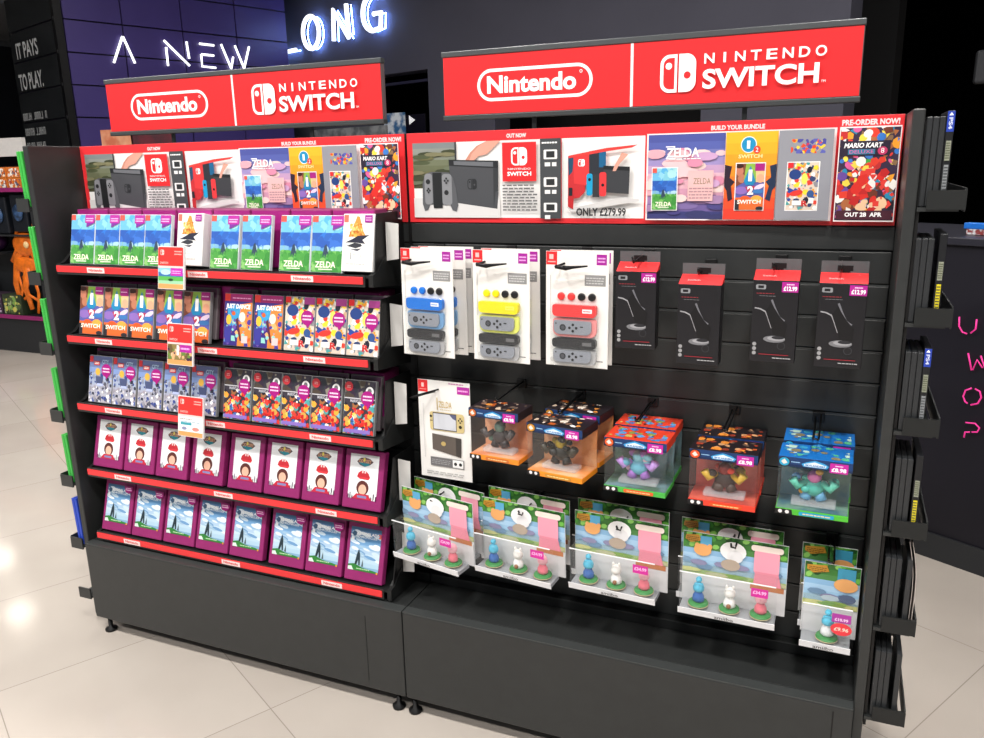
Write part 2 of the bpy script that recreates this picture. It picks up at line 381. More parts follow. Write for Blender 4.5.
# navy counter on the right with pink neon
CT = Vector((1.528, 1.49, 0)); CD = Vector((.86824, -.49614, 0)); AC = math.atan2(CD.y, CD.x)
root = thing('service_counter', 'navy blue counter wall with pink neon letters at the right edge', 'counter', tuple(CT - CD * .4), (0, 0, AC))
NAVY = mat('16151f', .45, noise=.08, nscale=3)
b = MB(); b.box(.0, 0, .11, 2.6, .6, 1.285, NAVY); b.obj('front_panel', root)
b = MB(); b.box(-.01, -.012, 0, 2.6, .6, .108, mat('2c2e31', .5)); b.obj('skirting', root)
b = MB(); b.box(-.02, -.02, 1.287, 2.62, .62, 1.315, mat('2a2a33', .35), .003); b.obj('countertop', root)
def cnt(px, py):
    n = Vector((CD.y, -CD.x, 0)); q = at_plane(px, py, CT, n) - CT; return (q.dot(CD) + .4, -.018, q.z)
PINK = mat('f03a98', .4, emit=.6)
def cz(cx, cy): return (924 + cx / 4.92, 300 + cy / 4.92)
S = {'U': [[(185, 80), (183, 125), (200, 155), (222, 163)], [(240, 160), (265, 140), (270, 92)]],
 'W': [[(228, 258), (244, 342)], [(250, 340), (272, 290), (298, 330)], [(290, 270), (312, 340), (326, 275)]],
 'O': [[(245, 430), (215, 440), (203, 470), (212, 495), (225, 505)], [(240, 512), (275, 505), (292, 475), (285, 445), (262, 433)]],
 'P': [[(215, 598), (262, 603), (283, 625), (272, 645), (245, 645)], [(235, 645), (212, 645), (207, 672)]]}
for ch, sts in S.items():
    b = MB()
    for st in sts: b.tube([cnt(*cz(*p)) for p in st], .0032, PINK, 6)
    b.obj('neon_letter', root)
def on_counter(s, d, z): return CT + CD * s - Vector((CD.y, -CD.x, 0)) * d + Vector((0, 0, z))
p = on_counter(.03, .14, 1.316)
root = thing('blister_pack', 'small blue and white packet lying on the navy counter', 'packet', tuple(p), (0, 0, AC))
b = MB(); b.box(-.045, -.02, .022, .05, .02, .045, mat('1e6fd0', .35), .003); b.obj('blue_header', root)
b = MB(); b.box(-.035, -.018, 0, .045, .018, .022, mat('d8dade', .35, alt='8b3a3a', nscale=60), .002); b.obj('tray', root)
p = on_counter(.2, .32, 1.316)
root = thing('display_screen', 'dark monitor with a purple glowing picture on the navy counter', 'screen', tuple(p), (0, 0, AC))
b = MB(); b.box(-.16, 0, .012, .2, .025, .14, mat('0a0a0d', .3), .003); b.obj('bezel', root)
b = MB(); b.box(-.12, -.003, .02, .19, -.001, .13, mat('2a0f38', .3, emit=1.2, alt='5c1450', nscale=9)); b.obj('screen', root)
b = MB(); b.box(-.06, -.02, 0, .1, .05, .012, mat('0a0a0d', .4)); b.obj('base', root)

# left background display
root = thing('display_stand', 'light topped black shop display stand left of the rack', 'display stand', (-6.4, 3.07, 0))
BK = mat('232528', .5, noise=.1)
b = MB(); b.box(-1.2, 0, 1.78, .93, .04, 1.935, mat('c9c6c4', .5, noise=.04)); b.obj('top_panel', root)
b = MB(); b.box(-1.2, .25, .33, .93, .3, 1.70, BK); b.box(.9, 0, .33, .93, .3, 1.78, BK); b.obj('back_panel', root)
b = MB(); b.box(-1.2, 0, .0, .93, .5, .33, BK); b.obj('plinth', root)
for z in (.345, .93, 1.5):
    b = MB(); b.box(-1.2, -.02, z - .02, .9 if z != .93 else .42, .25, z, BK); o = b.obj('shelf', root)
    b = MB(); b.box(-1.2, -.026, z - .025, .9 if z != .93 else .42, -.02, z + .012, mat(MAG, .4)); b.obj('price_strip', o)
R = random.Random(3)
def small_box(x, z, w, h, d, pal, label, grp, y=3.07):
    r = thing('toy_box', label, 'box', (x, y + .02, z), (0, 0, 0), grp)
    b = MB(); b.box(0, 0, 0, w, d, h, mat(pal[0], .5), .002); b.obj('carton', r)
    c = Cv(.0003); c.z = .0005; c.blobs(.01, .01, w - .01, h - .01, 26, pal[1:], R.random(), .08, .2); c.obj('printed_front', r)
k = 0
for row in range(2):
    for i in range(6):
        k += 1
        small_box(-6.62 + i * .175, 1.502 + row * .095, .165, .092, .12, ['d8762a', 'f0ece6', 'd8762a', 'f4e0c8', 'a84a3a', '50506a'], 'orange and white box, %s from left in the %s row of the top shelf' % (ORD[i], 'upper' if row else 'lower'), 'orange and white boxes on the far display')
cols = [['2a3038', '5aa0c8', '2a5a7a', 'c0d8e0', '1a2430'], ['403040', 'b090b0', '807090', 'e0d0e0', '303038'], ['303a28', '7aa050', 'c8c060', '50603a', 'a0b080']]
for i in range(3):
    small_box(-6.62 + i * .27, .347, .25, .19 if i else .3, .15, cols[i % 3], 'dark patterned carton on the far display bottom shelf, %s from the left' % ORD[i], 'patterned cartons on the far display')
# dark packs
for i in range(4):
    r = thing('hanging_pack', 'dark blue packaged toy, %s from the left on the middle shelf of the far display' % ORD[i], 'toy', (-6.45 + i * .26, 3.09, 1.1 if i != 3 else 1.12), (0, 0, 0), 'dark toys on the far display')
    b = MB(); b.box(-.1, 0, 0, .1, .1, .33, mat('14181f', .4), .012); b.obj('pack', r)
    b = MB(); b.ball((0, -.01, .17), .06, mat('3a5a86', .4, alt='1a2a40', nscale=25), 1, .4, 1.3); b.obj('insert', r)
for z0 in (1.1,):
    b = MB(); b.box(-.7, -.0, 1.08, .9, .24, 1.095, BK); b.obj('shelf', root)
# orange toy
OR = mat('e2701c', .4, noise=.25, nscale=20)
r = thing('orange_toy', 'large bright orange plastic climbing playset toy with curved legs', 'toy', (-5.70, 3.13, .375))
r.scale = (1.05, .45, 1.05)
b = MB()
b.tube([(-.16, 0, .02), (-.2, 0, .25), (-.12, 0, .5), (.02, .02, .62)], [.03, .035, .05, .06], OR)
b.tube([(.12, 0, -.02), (.2, .02, .2), (.14, 0, .45), (.02, .02, .62)], [.025, .035, .05, .06], OR)
b.tube([(-.02, -.04, .03), (-.06, -.05, .22), (0, -.03, .4)], [.03, .035, .05], OR)

for (p0, p1, p2, q) in (((-.22, -.02, .02), (-.1, -.05, .2), (-.16, 0, .38), .016), ((.05, -.04, 0), (.1, -.06, .18), (.04, -.02, .36), .018), ((-.12, .03, .3), (.02, -.05, .36), (.16, 0, .3), .02), ((-.2, 0, .45), (-.1, -.05, .55), (.02, 0, .5), .022), ((.14, 0, .5), (.2, -.03, .6), (.12, 0, .72), .02), ((-.1, -.04, .12), (-.02, -.06, .16), (.08, -.02, .1), .014)):
    b.tube([p0, p1, p2], q, OR)
b.obj('legs', r)
b = MB(); b.ball((0, 0, .6), .13, OR, 1.2, .7, .8); b.ball((-.02, -.02, .42), .09, OR, 1.7, .6, .8); b.obj('body', r)
b = MB(); b.tube([(-.1, 0, .68), (-.02, 0, .8), (.1, 0, .78), (.16, 0, .66)], [.02, .03, .03, .02], OR); b.obj('arm', r)
b = MB(); b.tube([(.1, 0, .1), (.24, -.02, .06), (.3, -.02, -.06), (.24, 0, -.12)], .022, OR); b.obj('arm', r)
b = MB(); b.ball((.06, -.1, .6), .03, mat('e8c890', .4)); b.obj('knob', r)
r = thing('purple_ball', 'dark purple round toy beside the orange playset', 'toy', (-6.12, 3.16, .93))
b = MB(); b.ball((0, 0, .1), .1, mat('2d1436', .35)); b.obj('shell', r)

# things seen between header signs, by the facade opening
def facade_pt(t, out, z): return tuple(on_wall(t, out, z))
r = thing('game_poster', 'blue and white poster standing by the dark facade opening', 'poster', facade_pt(at_wall(394, 120, .3)[0], .3, at_wall(394, 113, .3)[1] - 1.0), (0, 0, AW))
b = MB(); b.box(-.18, 0, 0, .18, .02, 1.0, mat('3a6a98', .4, alt='dfe6ec', nscale=9)); b.obj('print', r)
r = thing('wall_screen', 'black screen with a white play arrow in the facade opening', 'screen', facade_pt(at_wall(412, 120, -.15)[0] - .03, -.15, at_wall(412, 116, -.15)[1] - .6), (0, 0, AW))
b = MB(); b.box(-.25, 0, 0, .27, .03, .62, mat('0b0b0e', .25), .004); b.obj('bezel', r)
c = Cv(.002); c.z = .002; c.poly([(-.02, .50), (.09, .55), (-.02, .62 - .01)], mat('ffffff', .4, emit=.7)); c.obj('arrow', r)
r = thing('fabric_backdrop', 'mottled grey board leaning behind the left header sign', 'board', facade_pt(at_wall(352, 125, .9)[0], .9, 0), (0, 0, AW))
b = MB(); b.box(-.75, 0, 0, .58, .03, 2.06, mat('7c7f82', .8, alt='4e5256', nscale=6)); b.obj('panel', r)
for i, (px, w, c1, c2) in enumerate(((117, .35, 'b8674a', 'd09a78'), (152, .45, '5a1f2a', '3a2028'))):
    q = at_plane(px, 141, Vector((0, 3.2, 0)), Vector((0, 1, 0)))
    r = thing('standing_poster', ('tan and brown' if i == 0 else 'dark red') + ' poster behind the left header sign', 'poster', (q.x, 3.2, 0))
    b = MB(); b.box(-w / 2, 0, 0, w / 2, .02, 1.97, mat(c1, .5, alt=c2, nscale=5)); b.box(-.02, .02, 0, .02, .06, 1.9, BLACK); b.obj('print', r)
# dark ceiling hung speaker
q = at_plane(990, 66, Vector((0, 6, 0)), Vector((0, 1, 0)))
r = thing('ceiling_speaker', 'dark grey speaker box hung from the black ceiling, right edge', 'speaker', (q.x, 6, q.z))
b = MB(); b.box(-.1, 0, -.13, .1, .12, .13, mat('3a3c40', .6), .02); b.obj('cabinet', r)
b = MB(); b.tube([(0, .06, .13), (0, .06, CEIL - q.z)], .012, BLACK); b.obj('hanger', r)

# ceiling lights
def ceil_at(px, py):
    d = FW * 813.45 + RT * (px - 492) - UP * (py - 369); t = (CEIL - CAM.z) / d.z; return CAM + d * t
def refl(px, py):
    d = FW * 813.45 + RT * (px - 492) - UP * (py - 369); t = -CAM.z / d.z; p = CAM + d * t; d.z = -d.z; return p + d * (CEIL / d.z)
spots = [('round light in the black ceiling, top right', ceil_at(905, 19), 0)]
pts = [refl(20, 615), refl(2, 560)]
spots += [('ceiling light mirrored in the floor at far left', pts[0], 30), ('ceiling light at the far left of the store', pts[1], 30)]
grid = [(x if not (y == 3.6 and x == -6.5) else -4.2, y if not (y == 3.6 and x == -6.5) else 2.2) for y in (-4.2, -2.2, .9, 3.6) for x in (-6.5, -3.6, -1.1, 1.4, 4.2)]
names_y = {-4.2: 'far behind the camera', -2.2: 'in front of the rack', .9: 'just behind the rack', 3.6: 'beyond the rack'}
names_x = {-6.5: 'outermost left', -3.6: 'left', -1.1: 'centre left', 1.4: 'centre right', 4.2: 'right'}
EM = mat('fff6ea', .4, emit=32)
def ceiling_light(label, x, y, watts, size=.34):
    r = thing('ceiling_light', label, 'light', (x, y, CEIL), (0, 0, 0), 'lights in the black ceiling')
    b = MB(); s = size / 2; b.box(-s - .03, -s - .03, -.03, s + .03, s + .03, 0, mat('1a1a1c', .5)); b.obj('frame', r)
    b = MB(); b.box(-s, -s, -.036, s, s, -.031, EM); b.obj('diffuser', r)
    if watts:
        ld = bpy.data.lights.new('lamp', 'AREA'); ld.shape = 'SQUARE'; ld.size = size; ld.energy = watts; ld.color = (1, .965, .93)
        lo = bpy.data.objects.new('lamp', ld); COL.objects.link(lo); lo.location = (0, 0, -.045); lo.parent = r
for (lb, p, w) in spots: ceiling_light(lb, p.x, p.y, 0, .34 if w else .46)
WATT = {-4.2: 120, -2.2: 165, .9: 50, 3.6: 50}
for (x, y) in grid:
    if (x, y) == (-4.2, 2.2): ceiling_light('square ceiling light beyond the rack, nearest the purple tower', x, y, 55)
    else: ceiling_light('square ceiling light %s, %s' % (names_y[y], names_x[x]), x, y, WATT[y])
w = bpy.data.worlds.new('store'); SC.world = w; w.use_nodes = True
w.node_tree.nodes['Background'].inputs[0].default_value = (.9, .93, 1, 1); w.node_tree.nodes['Background'].inputs[1].default_value = .55

# ------------------------------------------------------------------ the double bay rack
H = 1.712; HB = .352; HG = 1.468; FT = .023
rack = thing('shelving_rack', 'long dark grey double bay shop rack with end panels and a tall base', 'shelving rack', (0, 0, 0))
for sx in (-1, 1):
    b = MB(); x0, x1 = (1.25, 1.25 + FT) if sx > 0 else (-1.25 - FT, -1.25)
    b.box(x0, -.2, .06, x1, .26, H, RACK, .003); b.obj('end_panel', rack)
    b = MB(); xs = 1.2745 if sx > 0 else -1.2745
    b.box(min(xs, xs + sx * .006), -.19, .3, max(xs, xs + sx * .006), -.165, 1.69, BLACK); b.box(min(xs, xs + sx * .006), .2, .3, max(xs, xs + sx * .006), .225, 1.69, BLACK); b.obj('slotted_upright', rack)
# backs
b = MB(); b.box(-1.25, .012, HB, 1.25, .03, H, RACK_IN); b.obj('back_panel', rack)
b = MB(); b.box(-1.25, -.001, 1.412, 1.25, .012, HG - .002, RACK, .002); b.obj('top_board', rack)
z = 1.408; i = 0
while z > HB + .02:
    zn = max(z - .0795, HB)
    b = MB(); b.box(.002, .0, zn + .006, 1.248, .012, z, RACK, .0022); b.box(.002, .0, zn, 1.248, .004, zn + .0035, RACK_LIP) if zn > HB + .03 else None
    b.obj('slat_board', rack)
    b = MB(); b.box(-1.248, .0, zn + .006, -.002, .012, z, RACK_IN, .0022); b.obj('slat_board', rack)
    z = zn
b = MB(); b.box(-.004, -.004, HB, .004, .0, HG, BLACK); b.obj('centre_upright', rack)
# base
for k, (x0, x1) in enumerate(((-1.25, .028), (.031, 1.25))):
    b = MB(); b.box(x0, -.216, .062, x1, -.2, HB - .004, RACK, .003)
    if k == 0: b.box(-.10, -.2168, .09, -.098, -.216, .31, RACK_IN)
    else: b.box(1.205, -.2168, .062, 1.208, -.216, .335, BLACK)
    b.obj('plinth_panel', rack)
    b = MB(); b.box(x0, -.2165, HB - .004, x1, -.182, HB, RACK_LIP, .001); b.box(x0, -.182, HB - .007, x1, -.178, HB - .003, BLACK)
    b.box(x0, -.178, HB - .006, x1, 0, HB - .001, RACK, .001); b.box(x0, -.03, HB - .001, x1, 0, HB + .03, RACK_IN, .003); b.obj('base_deck', rack)
b = MB(); b.box(-1.25, -.2, .062, 1.25, .24, HB - .01, RACK_IN); b.obj('base_box', rack)
for x in (-1.215, -.012, .045, 1.2):
    for y in (-.19, .2):
        b = MB(); b.lathe([(.02, 0), (.021, .008), (.008, .014), (.007, .064)], BLACK, (x, y, 0), 14); b.obj('levelling_foot', rack)
# header posts
for x in (-.89, -.35, .36, .9):
    b = MB(); b.box(x - .0055, .051, HG - .1, x + .0055, .058, 1.80, mat('3e4142', .4, .3)); b.obj('sign_post', rack)

# left bay shelves
SZ = [1.336, 1.103, .867, .630, .391]
STRIP = mat('e8363a', .35)
def strip_logo_x(row): return [(-1.075, -1.0), (-.66, -.585), (-.285, -.21)] if row == 0 else [(-1.085, -1.01), (-.655, -.58), (-.265, -.19)]
for row, s in enumerate(SZ):
    b = MB(); b.box(-1.21, -.185, s - .006, -.024, 0, s, RACK_IN); b.box(-1.215, -.188, s - .03, -.046, -.184, s + .002, RACK)
    sh = b.obj('shelf', rack)
    b = MB(); b.box(-1.213, -.192, s - .0225, -.05, -.188, s - .002, STRIP, .001); st = b.obj('red_price_strip', sh)
    for (x0, x1) in strip_logo_x(row):
        c = Cv(.0003); c.rect(x0, s - .021, x1, s - .0045, 'f2dcda'); c.text('Nintendo', x0 + .008, s - .017, x1 - .008, s - .008, 'e0484a', bold=.03); c.obj('strip_label', sh, (0, -.1924, 0))
    b = MB(); b.prism([(-.17, s), (-.146 if row < 3 else -.126, s + .165), (0, s + .165), (0, s)], 'x', -.025, -.022, BLACK); b.obj('end_divider', sh)
    for side_ in (0, 1):
        x = -.034 if side_ else -1.215
        b = MB(); pr = [(-.187, s - .03), (-.186, s + .002)]
        for i in range(7): t = i / 6; pr.append((-.18 + .075 * t, s + .004 + .045 * (t * t * (3 - 2 * t))))
        pr += [(0, s + .05), (0, s - .05), (-.03, s - .045)]
        b.prism(pr, 'x', x, x + .014, BLACK if not side_ else RACK_IN); b.obj('shelf_bracket', sh)

# end shelves with cases, both rack ends
ES = [1.52, 1.282, 1.044, .806, .568, .33, .12]
def case_plain(name, col, label, group, parts=True):
    r = thing(name, label, 'game case', (0, 0, 0), (0, 0, 0), group)
    b = MB(); b.box(0, 0, 0, .0112, .135, .175, mat(col, .35, noise=.05), .002); b.obj('case', r)
    return r
dark_case = Stamp(case_plain('game_case', '2c2e30', 'x', 'dark game cases on the right end shelves'))
green_case = Stamp(case_plain('game_case', '3fae49', 'x', 'green game cases on the left end shelves'))
blue_case = Stamp(case_plain('game_case', '2a48b8', 'x', 'blue game cases on the left end shelf'))
def spine_case(lbl, loc, blue, seed, rot):
    r = thing('game_case', lbl, 'game case', loc, rot, 'game cases with printed spines on the right end')
    b = MB(); b.box(0, 0, 0, .014, .135, .185, mat('1c1d20', .35), .002); b.obj('case', r)
    c = Cv(.0003); c.rect(.001, .002, .013, .183, '17181b')
    if blue:
        c.rect(.0005, .145, .0135, .184, '2540a8'); c.poly([(.003, .176), (.011, .176), (.007, .182)], 'ffffff')
        vs, fs, _ = text_geo('PS4', .03); c.z += .0003
        c.put([(.0035 + v[1] * .007, .172 - v[0] * .022) for v in vs], fs, 'cfd6f2')
    c.rect(.0025, .09, .0115, .128, '8c9080'); c.bars(.003, .093, .011, .126, 7, '4c5038', seed)
    c.rect(.003, .018, .011, .082, '85898c' if blue else 'd8c81e'); c.bars(.0035, .02, .0105, .08, 10, '3a3c40', seed + 1)
    c.obj('spine_print', r, (0, -.0005, 0))
for k, z in enumerate(ES[:6]):
    b = MB(); X = 1.2745
    b.box(X, -.2, z - .008, X + .075, .2, z, RACK); 
    es = b.obj('end_shelf', rack)
    for y in (-.205, .2):
        b = MB(); b.prism([(X + .016, z - .004), (X + .086, z - .004), (X + .086, z + .034), (X + .016, z + .034)], 'y', y, y + .005, RACK_IN); b.obj('shelf_cheek', es)  # cheeks coloured darker than the rack to paint in the shadow at this end
    b = MB(); b.box(X + .083, -.2, z - .008, X + .086, .2, z + .038, RACK); b.obj('shelf_lip', es)
    lv = ['top', 'second', 'third', 'fourth', 'fifth', 'sixth'][k]
    n = 3
    for i in range(n):
        dark_case((X + .002 + i * .0117 + min(k, 3) * .003, -.193, z + .001), (0, 0, 0), 'dark case edge, %s out from the rack on the %s right end shelf' % (ORD[i], lv))
    if k < 4: spine_case('outermost case on the %s right end shelf, spine with %s' % (lv, 'a blue band' if k in (0, 2) else 'yellow print'), (X + .002 + 3 * .0117 + min(k, 3) * .003 + (0, .008, .0, .004)[k], -.194, z + .001), k in (0, 2), 20 + k, (0, 0, 0))
    else: dark_case((X + .002 + 3 * .0117 + min(k, 3) * .003 + .01, -.193, z + .001), (0, 0, 0), 'outermost dark case edge on the %s right end shelf' % lv)
for i in range(2):
    r = thing('paper_leaflet', 'thin pale leaflet by the fifth right end shelf, %s one' % ('inner' if i == 0 else 'outer'), 'leaflet', (1.344 + .006 * i, -.19, .572), (0, 0, 0), 'leaflets at the right end')
    b = MB(); n = 8; vs = []; fs = []
    for j in range(n + 1):
        t = j / n; x = .004 - .018 * (1 - t) ** 2 + .003 * math.sin(t * 5); vs += [(x, 0, .215 * (1 - t)), (x, .14, .215 * (1 - t)), (x + .001, .14, .215 * (1 - t)), (x + .001, 0, .215 * (1 - t))]
    for j in range(n):
        for q in range(4): fs.append((j * 4 + q, j * 4 + (q + 1) % 4, j * 4 + 4 + (q + 1) % 4, j * 4 + 4 + q))
    b.add(vs, fs, mat('bdb3ad', .5)); b.obj('sheet', r)
for k, z in enumerate(ES[:6] + [.13]):
    if k == 6: continue
    X = -1.2745
    b = MB(); b.box(X - .06, -.2, z - .008, X, .2, z, RACK); es = b.obj('end_shelf', rack)
    for y in (-.205, .2):
        b = MB(); b.box(X - .06, y, z - .014, X - .004, y + .005, z + .028, RACK); b.obj('shelf_cheek', es)
    b = MB(); b.box(X - .063, -.2, z - .012, X - .06, .2, z + .03, RACK); b.obj('shelf_lip', es)
    lv = ['top', 'second', 'third', 'fourth', 'fifth', 'sixth'][k]
    st = green_case if k < 5 else blue_case; cn = 'green' if k < 5 else 'blue'
    for i in range(2):
        st((X - .018 - i * .013, -.195, z + .001), (0, math.radians(-2), 0), '%s case edge, %s rack end panel on the %s left end shelf' % (cn, 'nearest the' if i == 0 else 'further from the', lv))
b = MB(); b.box(-1.334, -.2, .122, -1.2745, .2, .13, RACK); es = b.obj('end_shelf', rack)
b = MB(); b.box(-1.334, -.205, .118, -1.278, -.2, .158, RACK); b.obj('shelf_cheek', es)

# ------------------------------------------------------------------ header signs
def header(x0, label):
    r = thing('header_sign', label, 'sign', (x0, .0, 0))
    W = 1.045
    b = MB(); b.box(0, .032, 1.742, W, .05, 1.918, mat('4d5052', .4), .002); b.obj('frame', r)
    b = MB(); b.box(-.003, .028, 1.906, W + .004, .052, 1.920, mat('56595b', .35, .4), .002); b.box(-.003, .028, 1.742, W + .004, .052, 1.755, mat('3c3f40', .4), .002); b.box(W, .034, 1.75, W + .002, .05, 1.91, mat('6a5a5c', .4)); b.obj('frame_rail', r)
    c = Cv(.0004); c.rect(.002, 1.756, W, 1.905, RED)
    c.rect(.519, 1.756, .526, 1.905, 'f4e9ea')
    c.pill_logo(.262, 1.828, .32, .082)
    c.console_mark(.637, 1.828, .088)
    for i, ch in enumerate('NINTENDO'):
        wd = .024 if ch != 'I' else .006; xx = .699 + i * .0355 + (.009 if ch == 'I' else 0)
        c.text(ch, xx, 1.846, xx + wd, 1.869, 'ffffff', bold=.02, res=4)
    c.text('SWITCH', .697, 1.788, .958, 1.833, 'ffffff', bold=.03, res=5)
    c.text('TM', .963, 1.789, .973, 1.794, 'ffffff')
    c.obj('printed_face', r, (0, .0315, 0))
header(-1.135, 'long red header sign with white lettering above the left bay')
header(.105, 'long red header sign with white lettering above the right bay')

# ------------------------------------------------------------------ graphic panels
SKYP = ['5a63b0', '7a74b8', '9a7fb4', 'c890b0', 'e0a0b0', 'b088b8']
def bands(c, x0, y0, x1, y1, cols):
    n = len(cols); h = (y1 - y0) / n; c.z += c.eps
    for i, q in enumerate(cols): c.rect(x0, y0 + h * i, x1, y0 + h * (i + 1), q, up=False)
    c.z += c.eps
def mini_meadow(c, x0, y0, w, h, mark=True, sticker=False):
    c.clip = (x0, y0, x0 + w, y0 + h)
    bands(c, x0, y0, x0 + w, y0 + h, ['3f8a3c', '4b9646', '55a04c', '5a9a58', '3a68b0', '2c5cb4', '2f74cc', '3f94dc', '6ab8e0', '9cd4dc'])
    c.blobs(x0, y0 + h * .7, x0 + w, y0 + h, 12, ['6cb8e0', '8ccce4', '58acdc', '7cc4d8', 'a8dce0'], 3, .14, .3)
    c.blobs(x0, y0 + h * .44, x0 + w, y0 + h * .7, 10, ['2c5ab0', '3468be', '2f62b8', '3a70c8', '2e5cb2'], 4, .14, .3)
    c.blobs(x0, y0 + h * .36, x0 + w, y0 + h * .46, 8, ['7ab0d8', 'a8d0e0', '5a94cc', '88b8a8'], 9, .08, .2)
    c.blobs(x0, y0, x0 + w, y0 + h * .38, 22, ['3c8c3c', '5aa84c', '4a9a44', '58a850', '76b860', '3f9040', '8cc474'], 5, .08, .2)
    c.poly([(x0 + w * .36, y0 + h * .26), (x0 + w * .38, y0 + h * .36), (x0 + w * .42, y0 + h * .47), (x0 + w * .48, y0 + h * .5), (x0 + w * .52, y0 + h * .4), (x0 + w * .56, y0 + h * .3), (x0 + w * .5, y0 + h * .34), (x0 + w * .46, y0 + h * .24), (x0 + w * .43, y0 + h * .32)], '33465a')
    c.clip = None
    c.text('ZELDA', x0 + w * .14, y0 + h * .08, x0 + w * .80, y0 + h * .19, 'fffbe8', bold=.02); c.rect(x0 + w * .25, y0 + h * .04, x0 + w * .7, y0 + h * .06, 'e8f0d8')
    if mark: c.rect(x0, y0 + h * .89, x0 + w * .18, y0 + h, 'e0584c')
POP = ['e2403a', 'f0a030', 'f4d850', '3a78c8', '48a848', 'f4f0ea', '703828', '1e1e2a', 'd8609a', 'b06a40']
def graphic(x0, label, full):
    r = thing('graphic_panel', label, 'poster', (x0, 0, 0))
    b = MB(); b.box(0, -.004, HG, 1.245, -.0005, H - .001, mat('d62c30', .4), .0012); b.obj('board', r)
    c = Cv(.00012)
    z0, z1 = 1.482, 1.684
    c.rect(.001, HG + .001, 1.244, H - .002, 'e23238')
    T = {'OUT NOW': (.300, 1.690, .356, 1.701), 'BUILD YOUR BUNDLE': (.829, 1.6905, .952, 1.7015), 'PRE-ORDER NOW!': (1.118, 1.6905, 1.236, 1.7035)}
    for t, q in T.items(): c.text(t, *q, 'f6e4e4', bold=.045)
    # white product area
    c.rect(.018, z0, .397, z1, 'eceae8'); c.rect(.454, z0, .671, z1, 'f2f1ef')
    # field photo behind the console
    bands(c, .018, 1.562, .152, z1, ['4a4a34', '55563c', '5c5f44', '656a50', '6e745c', '7c8274', '8a8f88', '7c8384'])
    c.clip = (.018, 1.562, .152, z1); R = random.Random(9)
    for i in range(24): c.ell(.018 + .134 * R.random(), 1.57 + .09 * R.random(), .03, .006, R.choice(['3f4430', '6a6a48', '50583e', '7c7a5c', '68705a']), n=8)
    c.clip = None; c.rect(.149, 1.562, .154, z1, '33363a')
    c.rect(.018, z0, .28, 1.535, 'd9d8d7')
    # hand
    SK = 'd9a08e'
    c.poly([(.245, z1), (.215, 1.672), (.195, 1.655), (.178, 1.632), (.186, 1.626), (.2, 1.64), (.222, 1.655), (.25, 1.662), (.278, z1)], 'c98a78')
    c.poly([(.245, z1), (.222, 1.672), (.2, 1.652), (.192, 1.634), (.2, 1.63), (.22, 1.645), (.245, 1.65), (.285, z1)], SK)
    # dock
    c.poly([(.13, 1.638), (.137, 1.524), (.272, 1.506), (.276, 1.55), (.270, 1.556), (.277, 1.63)], '4a4c50')
    c.poly([(.13, 1.638), (.131, 1.622), (.277, 1.612), (.277, 1.632)], '26282b'); c.poly([(.145, 1.634), (.146, 1.624), (.262, 1.617), (.262, 1.629)], '6a6d72')
    c.poly([(.262, 1.612), (.277, 1.612), (.276, 1.552), (.268, 1.552), (.262, 1.508)], '37393c')
    c.console_mark(.199, 1.572, .028, '2b2d30', '4a4c50')
    # grip pad
    c.poly([(.052, 1.5), (.046, 1.52), (.048, 1.575), (.056, 1.6), (.075, 1.607), (.13, 1.604), (.142, 1.59), (.15, 1.56), (.156, 1.515), (.15, 1.498), (.138, 1.502), (.132, 1.516), (.07, 1.518), (.062, 1.503)], '5a5c60')
    c.rrect(.054, 1.518, .078, 1.602, .009, '85878b'); c.rrect(.108, 1.516, .138, 1.6, .009, '85878b'); c.rect(.08, 1.508, .108, 1.604, '232527')
    for (px, py, rr, q) in ((.065, 1.58, .007, '2a2c2e'), (.121, 1.55, .007, '2a2c2e'), (.062, 1.556, .003, '303234'), (.07, 1.556, .003, '303234'), (.066, 1.561, .003, '303234'), (.066, 1.551, .003, '303234'), (.122, 1.588, .003, '303234'), (.122, 1.576, .003, '303234'), (.117, 1.582, .003, '303234'), (.127, 1.582, .003, '303234')): c.ell(px, py, rr, rr, q, n=12)
    # red badge and copy
    c.rect(.29, 1.578, .386, 1.678, RED); c.console_mark(.338, 1.642, .046); c.text('NINTENDO', .306, 1.6075, .370, 1.6125, 'ffffff'); c.text('SWITCH', .304, 1.592, .372, 1.603, 'ffffff', bold=.03)
    c.bars(.29, 1.5, .388, 1.572, 9, '6a6a6c', 4)
    c.rect(.397, z0 - .001, .454, z1 + .001, '45484b'); c.bars(.402, 1.671, .449, 1.679, 1, 'ffffff', 7)
    for k, yy in enumerate((1.645, 1.575, 1.51)):
        c.rrect(.407, yy - .012, .444, yy + .012, .003, 'e8e8e8'); c.rect(.414, yy - .008, .437, yy + .008, '2c2e30'); c.rect(.41, yy - .03, .425, yy - .02, 'e8e8e8'); c.rect(.43, yy - .03, .442, yy - .02, 'e8e8e8') if k < 2 else None
    # boxed console
    c.poly([(.47, 1.512), (.482, 1.508), (.62, 1.535), (.66, 1.53), (.66, 1.525), (.48, 1.498)], 'd0cfce')
    c.poly([(.474, 1.638), (.52, 1.64), (.52, 1.55), (.505, 1.535), (.474, 1.53)], 'c22f34'); c.poly([(.474, 1.638), (.49, 1.64), (.486, 1.6), (.476, 1.59)], '1f4a66')
    c.poly([(.488, 1.642), (.574, 1.656), (.574, 1.56), (.49, 1.57)], 'd83a3c'); c.poly([(.53, 1.65), (.574, 1.656), (.574, 1.565), (.53, 1.59)], '2c3038'); c.poly([(.556, 1.654), (.574, 1.656), (.574, 1.61), (.556, 1.61)], '1d5f8a')
    c.poly([(.474, 1.64), (.575, 1.657), (.655, 1.663), (.64, 1.656), (.57, 1.648), (.476, 1.634)], 'e0403c'); c.console_mark(.51, 1.622, .018)
